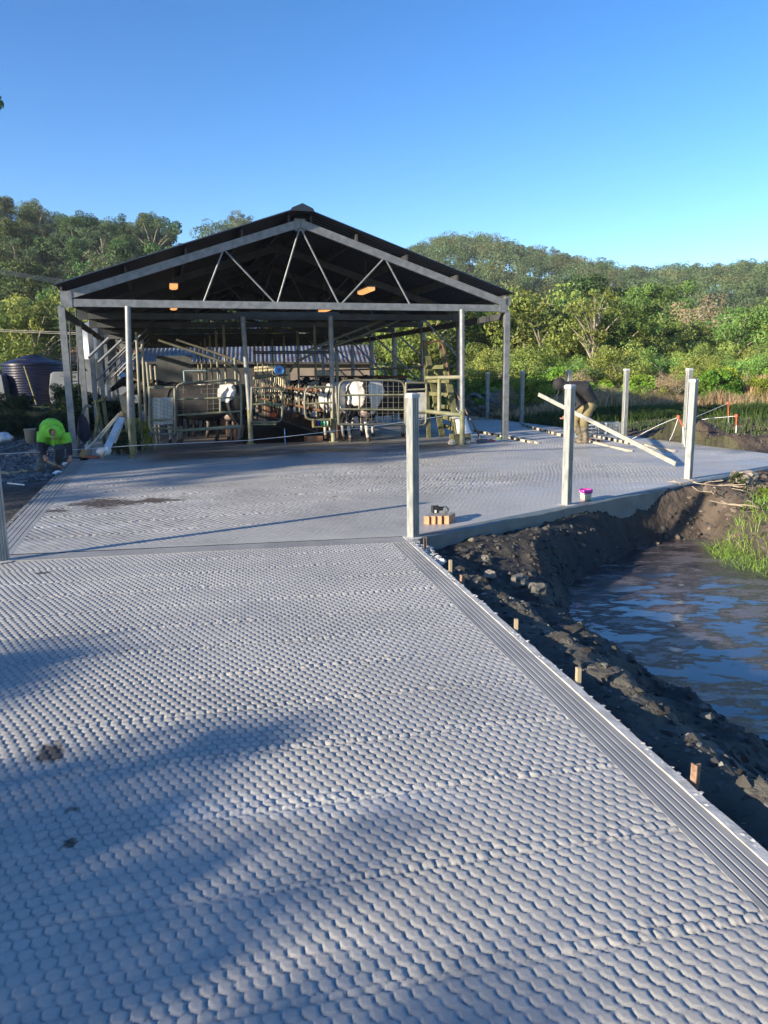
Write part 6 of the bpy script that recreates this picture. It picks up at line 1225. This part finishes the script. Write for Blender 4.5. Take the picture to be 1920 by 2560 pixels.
GRV = mat('gravel_stones', (.13, .135, .14), (.09, .095, .10), .85, 0, 5, attr='tint'); CLD = mat('earth_clods', (.06, .055, .05), (.04, .037, .034), .9, 0, 5, attr='tint'); CLB = mat('brown_earth_clods', (.14, .11, .085), (.09, .07, .055), .9, 0, 5, attr='tint'); CRB = mat('grey_crumbs', (.17, .165, .15), (.10, .10, .09), .9, 0, 5, attr='tint')
pebbles('gravel', scatter(9000, lambda r, n: uvp(r, n, -7, -.25, -2.6, 7.5), 21), .02, .075, GRV, 'dark grey stones spread left of the yard slab', 'gravel', 21)
def bank(r, n):
    P = np.stack([r.uniform(.3, 10, n), r.uniform(1.5, 12, n)], 1); d = (P[:, 0] - RE1[0]) * rper[0] + (P[:, 1] - RE1[1]) * rper[1]; e = (P[:, 0] - KE0[0]) * kper[0] + (P[:, 1] - KE0[1]) * kper[1]; pd = dist_line(P[:, 0], P[:, 1], POND + [POND[0]]); ip = in_poly(P[:, 0], P[:, 1], POND); return P[(d > .12) & (e > .18) & ~(ip & (pd > .12))]
pebbles('earth_clods', scatter(44000, bank, 22), .006, .040, CLD, 'dark clods and crumbs on the bank between the slab and the pond', 'earth', 22)
def bankb(r, n): P = bank(r, n); a = (P[:, 0] - KE0[0]) * kdir[0] + (P[:, 1] - KE0[1]) * kdir[1]; return P[a + r.normal(size=len(P)) * .8 > 4.0]
pebbles('brown_clods', scatter(15000, bankb, 23), .01, .06, CLB, 'brown clods on the bank below the kerb', 'earth', 23)
def ridgef(r, n): P = bank(r, n); rd = dist_line(P[:, 0], P[:, 1], RIDGE); return P[rd < .16 + .08 * r.normal(size=len(P))]
pebbles('ridge_crumbs', scatter(70000, ridgef, 24), .004, .020, CRB, 'grey crumbs along the low ridge between the slab and the pond', 'earth', 24)
def heapf(r, n): P = uvp(r, n, 12.9, 17.5, -7, 3); return P
pebbles('heap_clods', scatter(12000, heapf, 25), .015, .08, CLB, 'brown clods on the dirt heaps beyond the yard', 'earth', 25)
# birds, a few specks above the ridge

hz = MB(); hz.box((30, 130, 33), (720, 560, 74)); o = hz.build('haze', []); tag(o, kind='stuff')
hm = bpy.data.materials.new('pale_air'); hm.use_nodes = True; N = hm.node_tree.nodes; N.remove(N['Principled BSDF']); pv = N.new('ShaderNodeVolumePrincipled'); pv.inputs['Color'].default_value = (.80, .88, 1.0, 1); pv.inputs['Density'].default_value = .00035; pv.inputs['Anisotropy'].default_value = .2
hm.node_tree.links.new(pv.outputs[0], N['Material Output'].inputs['Volume']); o.data.materials.append(hm)
SC.cycles.volume_bounces = 0

t = thing('overhanging_tree', 'tree outside the left picture edge whose leafy tip shows high in the sky', 'tree', (-8.6, 9.2, -.07))
tip = D(-16, 252, 7.0); m = MB(); m.tube([(-8.6, 9.2, -.3), (-8.5, 9.1, 2.0), (-8.3, 9.0, 4.0)], [.12, .10, .07], 8); m.tube([(-8.4, 9.0, 3.0), (-6.2, 8.0, 4.1), tuple(tip)], [.05, .03, .008], 6); m.build('trunk', BARKD, t)
rg = np.random.default_rng(77); C_ = [tip + (0, 0, 0), tip + (-.25, 0, .12), tip + (-.5, 0, -.05), tip + (-.8, 0, .1)] + [np.array([-8.2, 8.9, 4.3]) + rg.normal(size=3) * (.5, .5, .3) for _ in range(14)]
V, F, T_ = leaves(C_, np.array([.085, .16, .2, .22] + [.3] * 14), 60, .035, rg, .9); np_mesh('crown', V, F, [DARKL], t, {'tint': T_}, smooth=False)
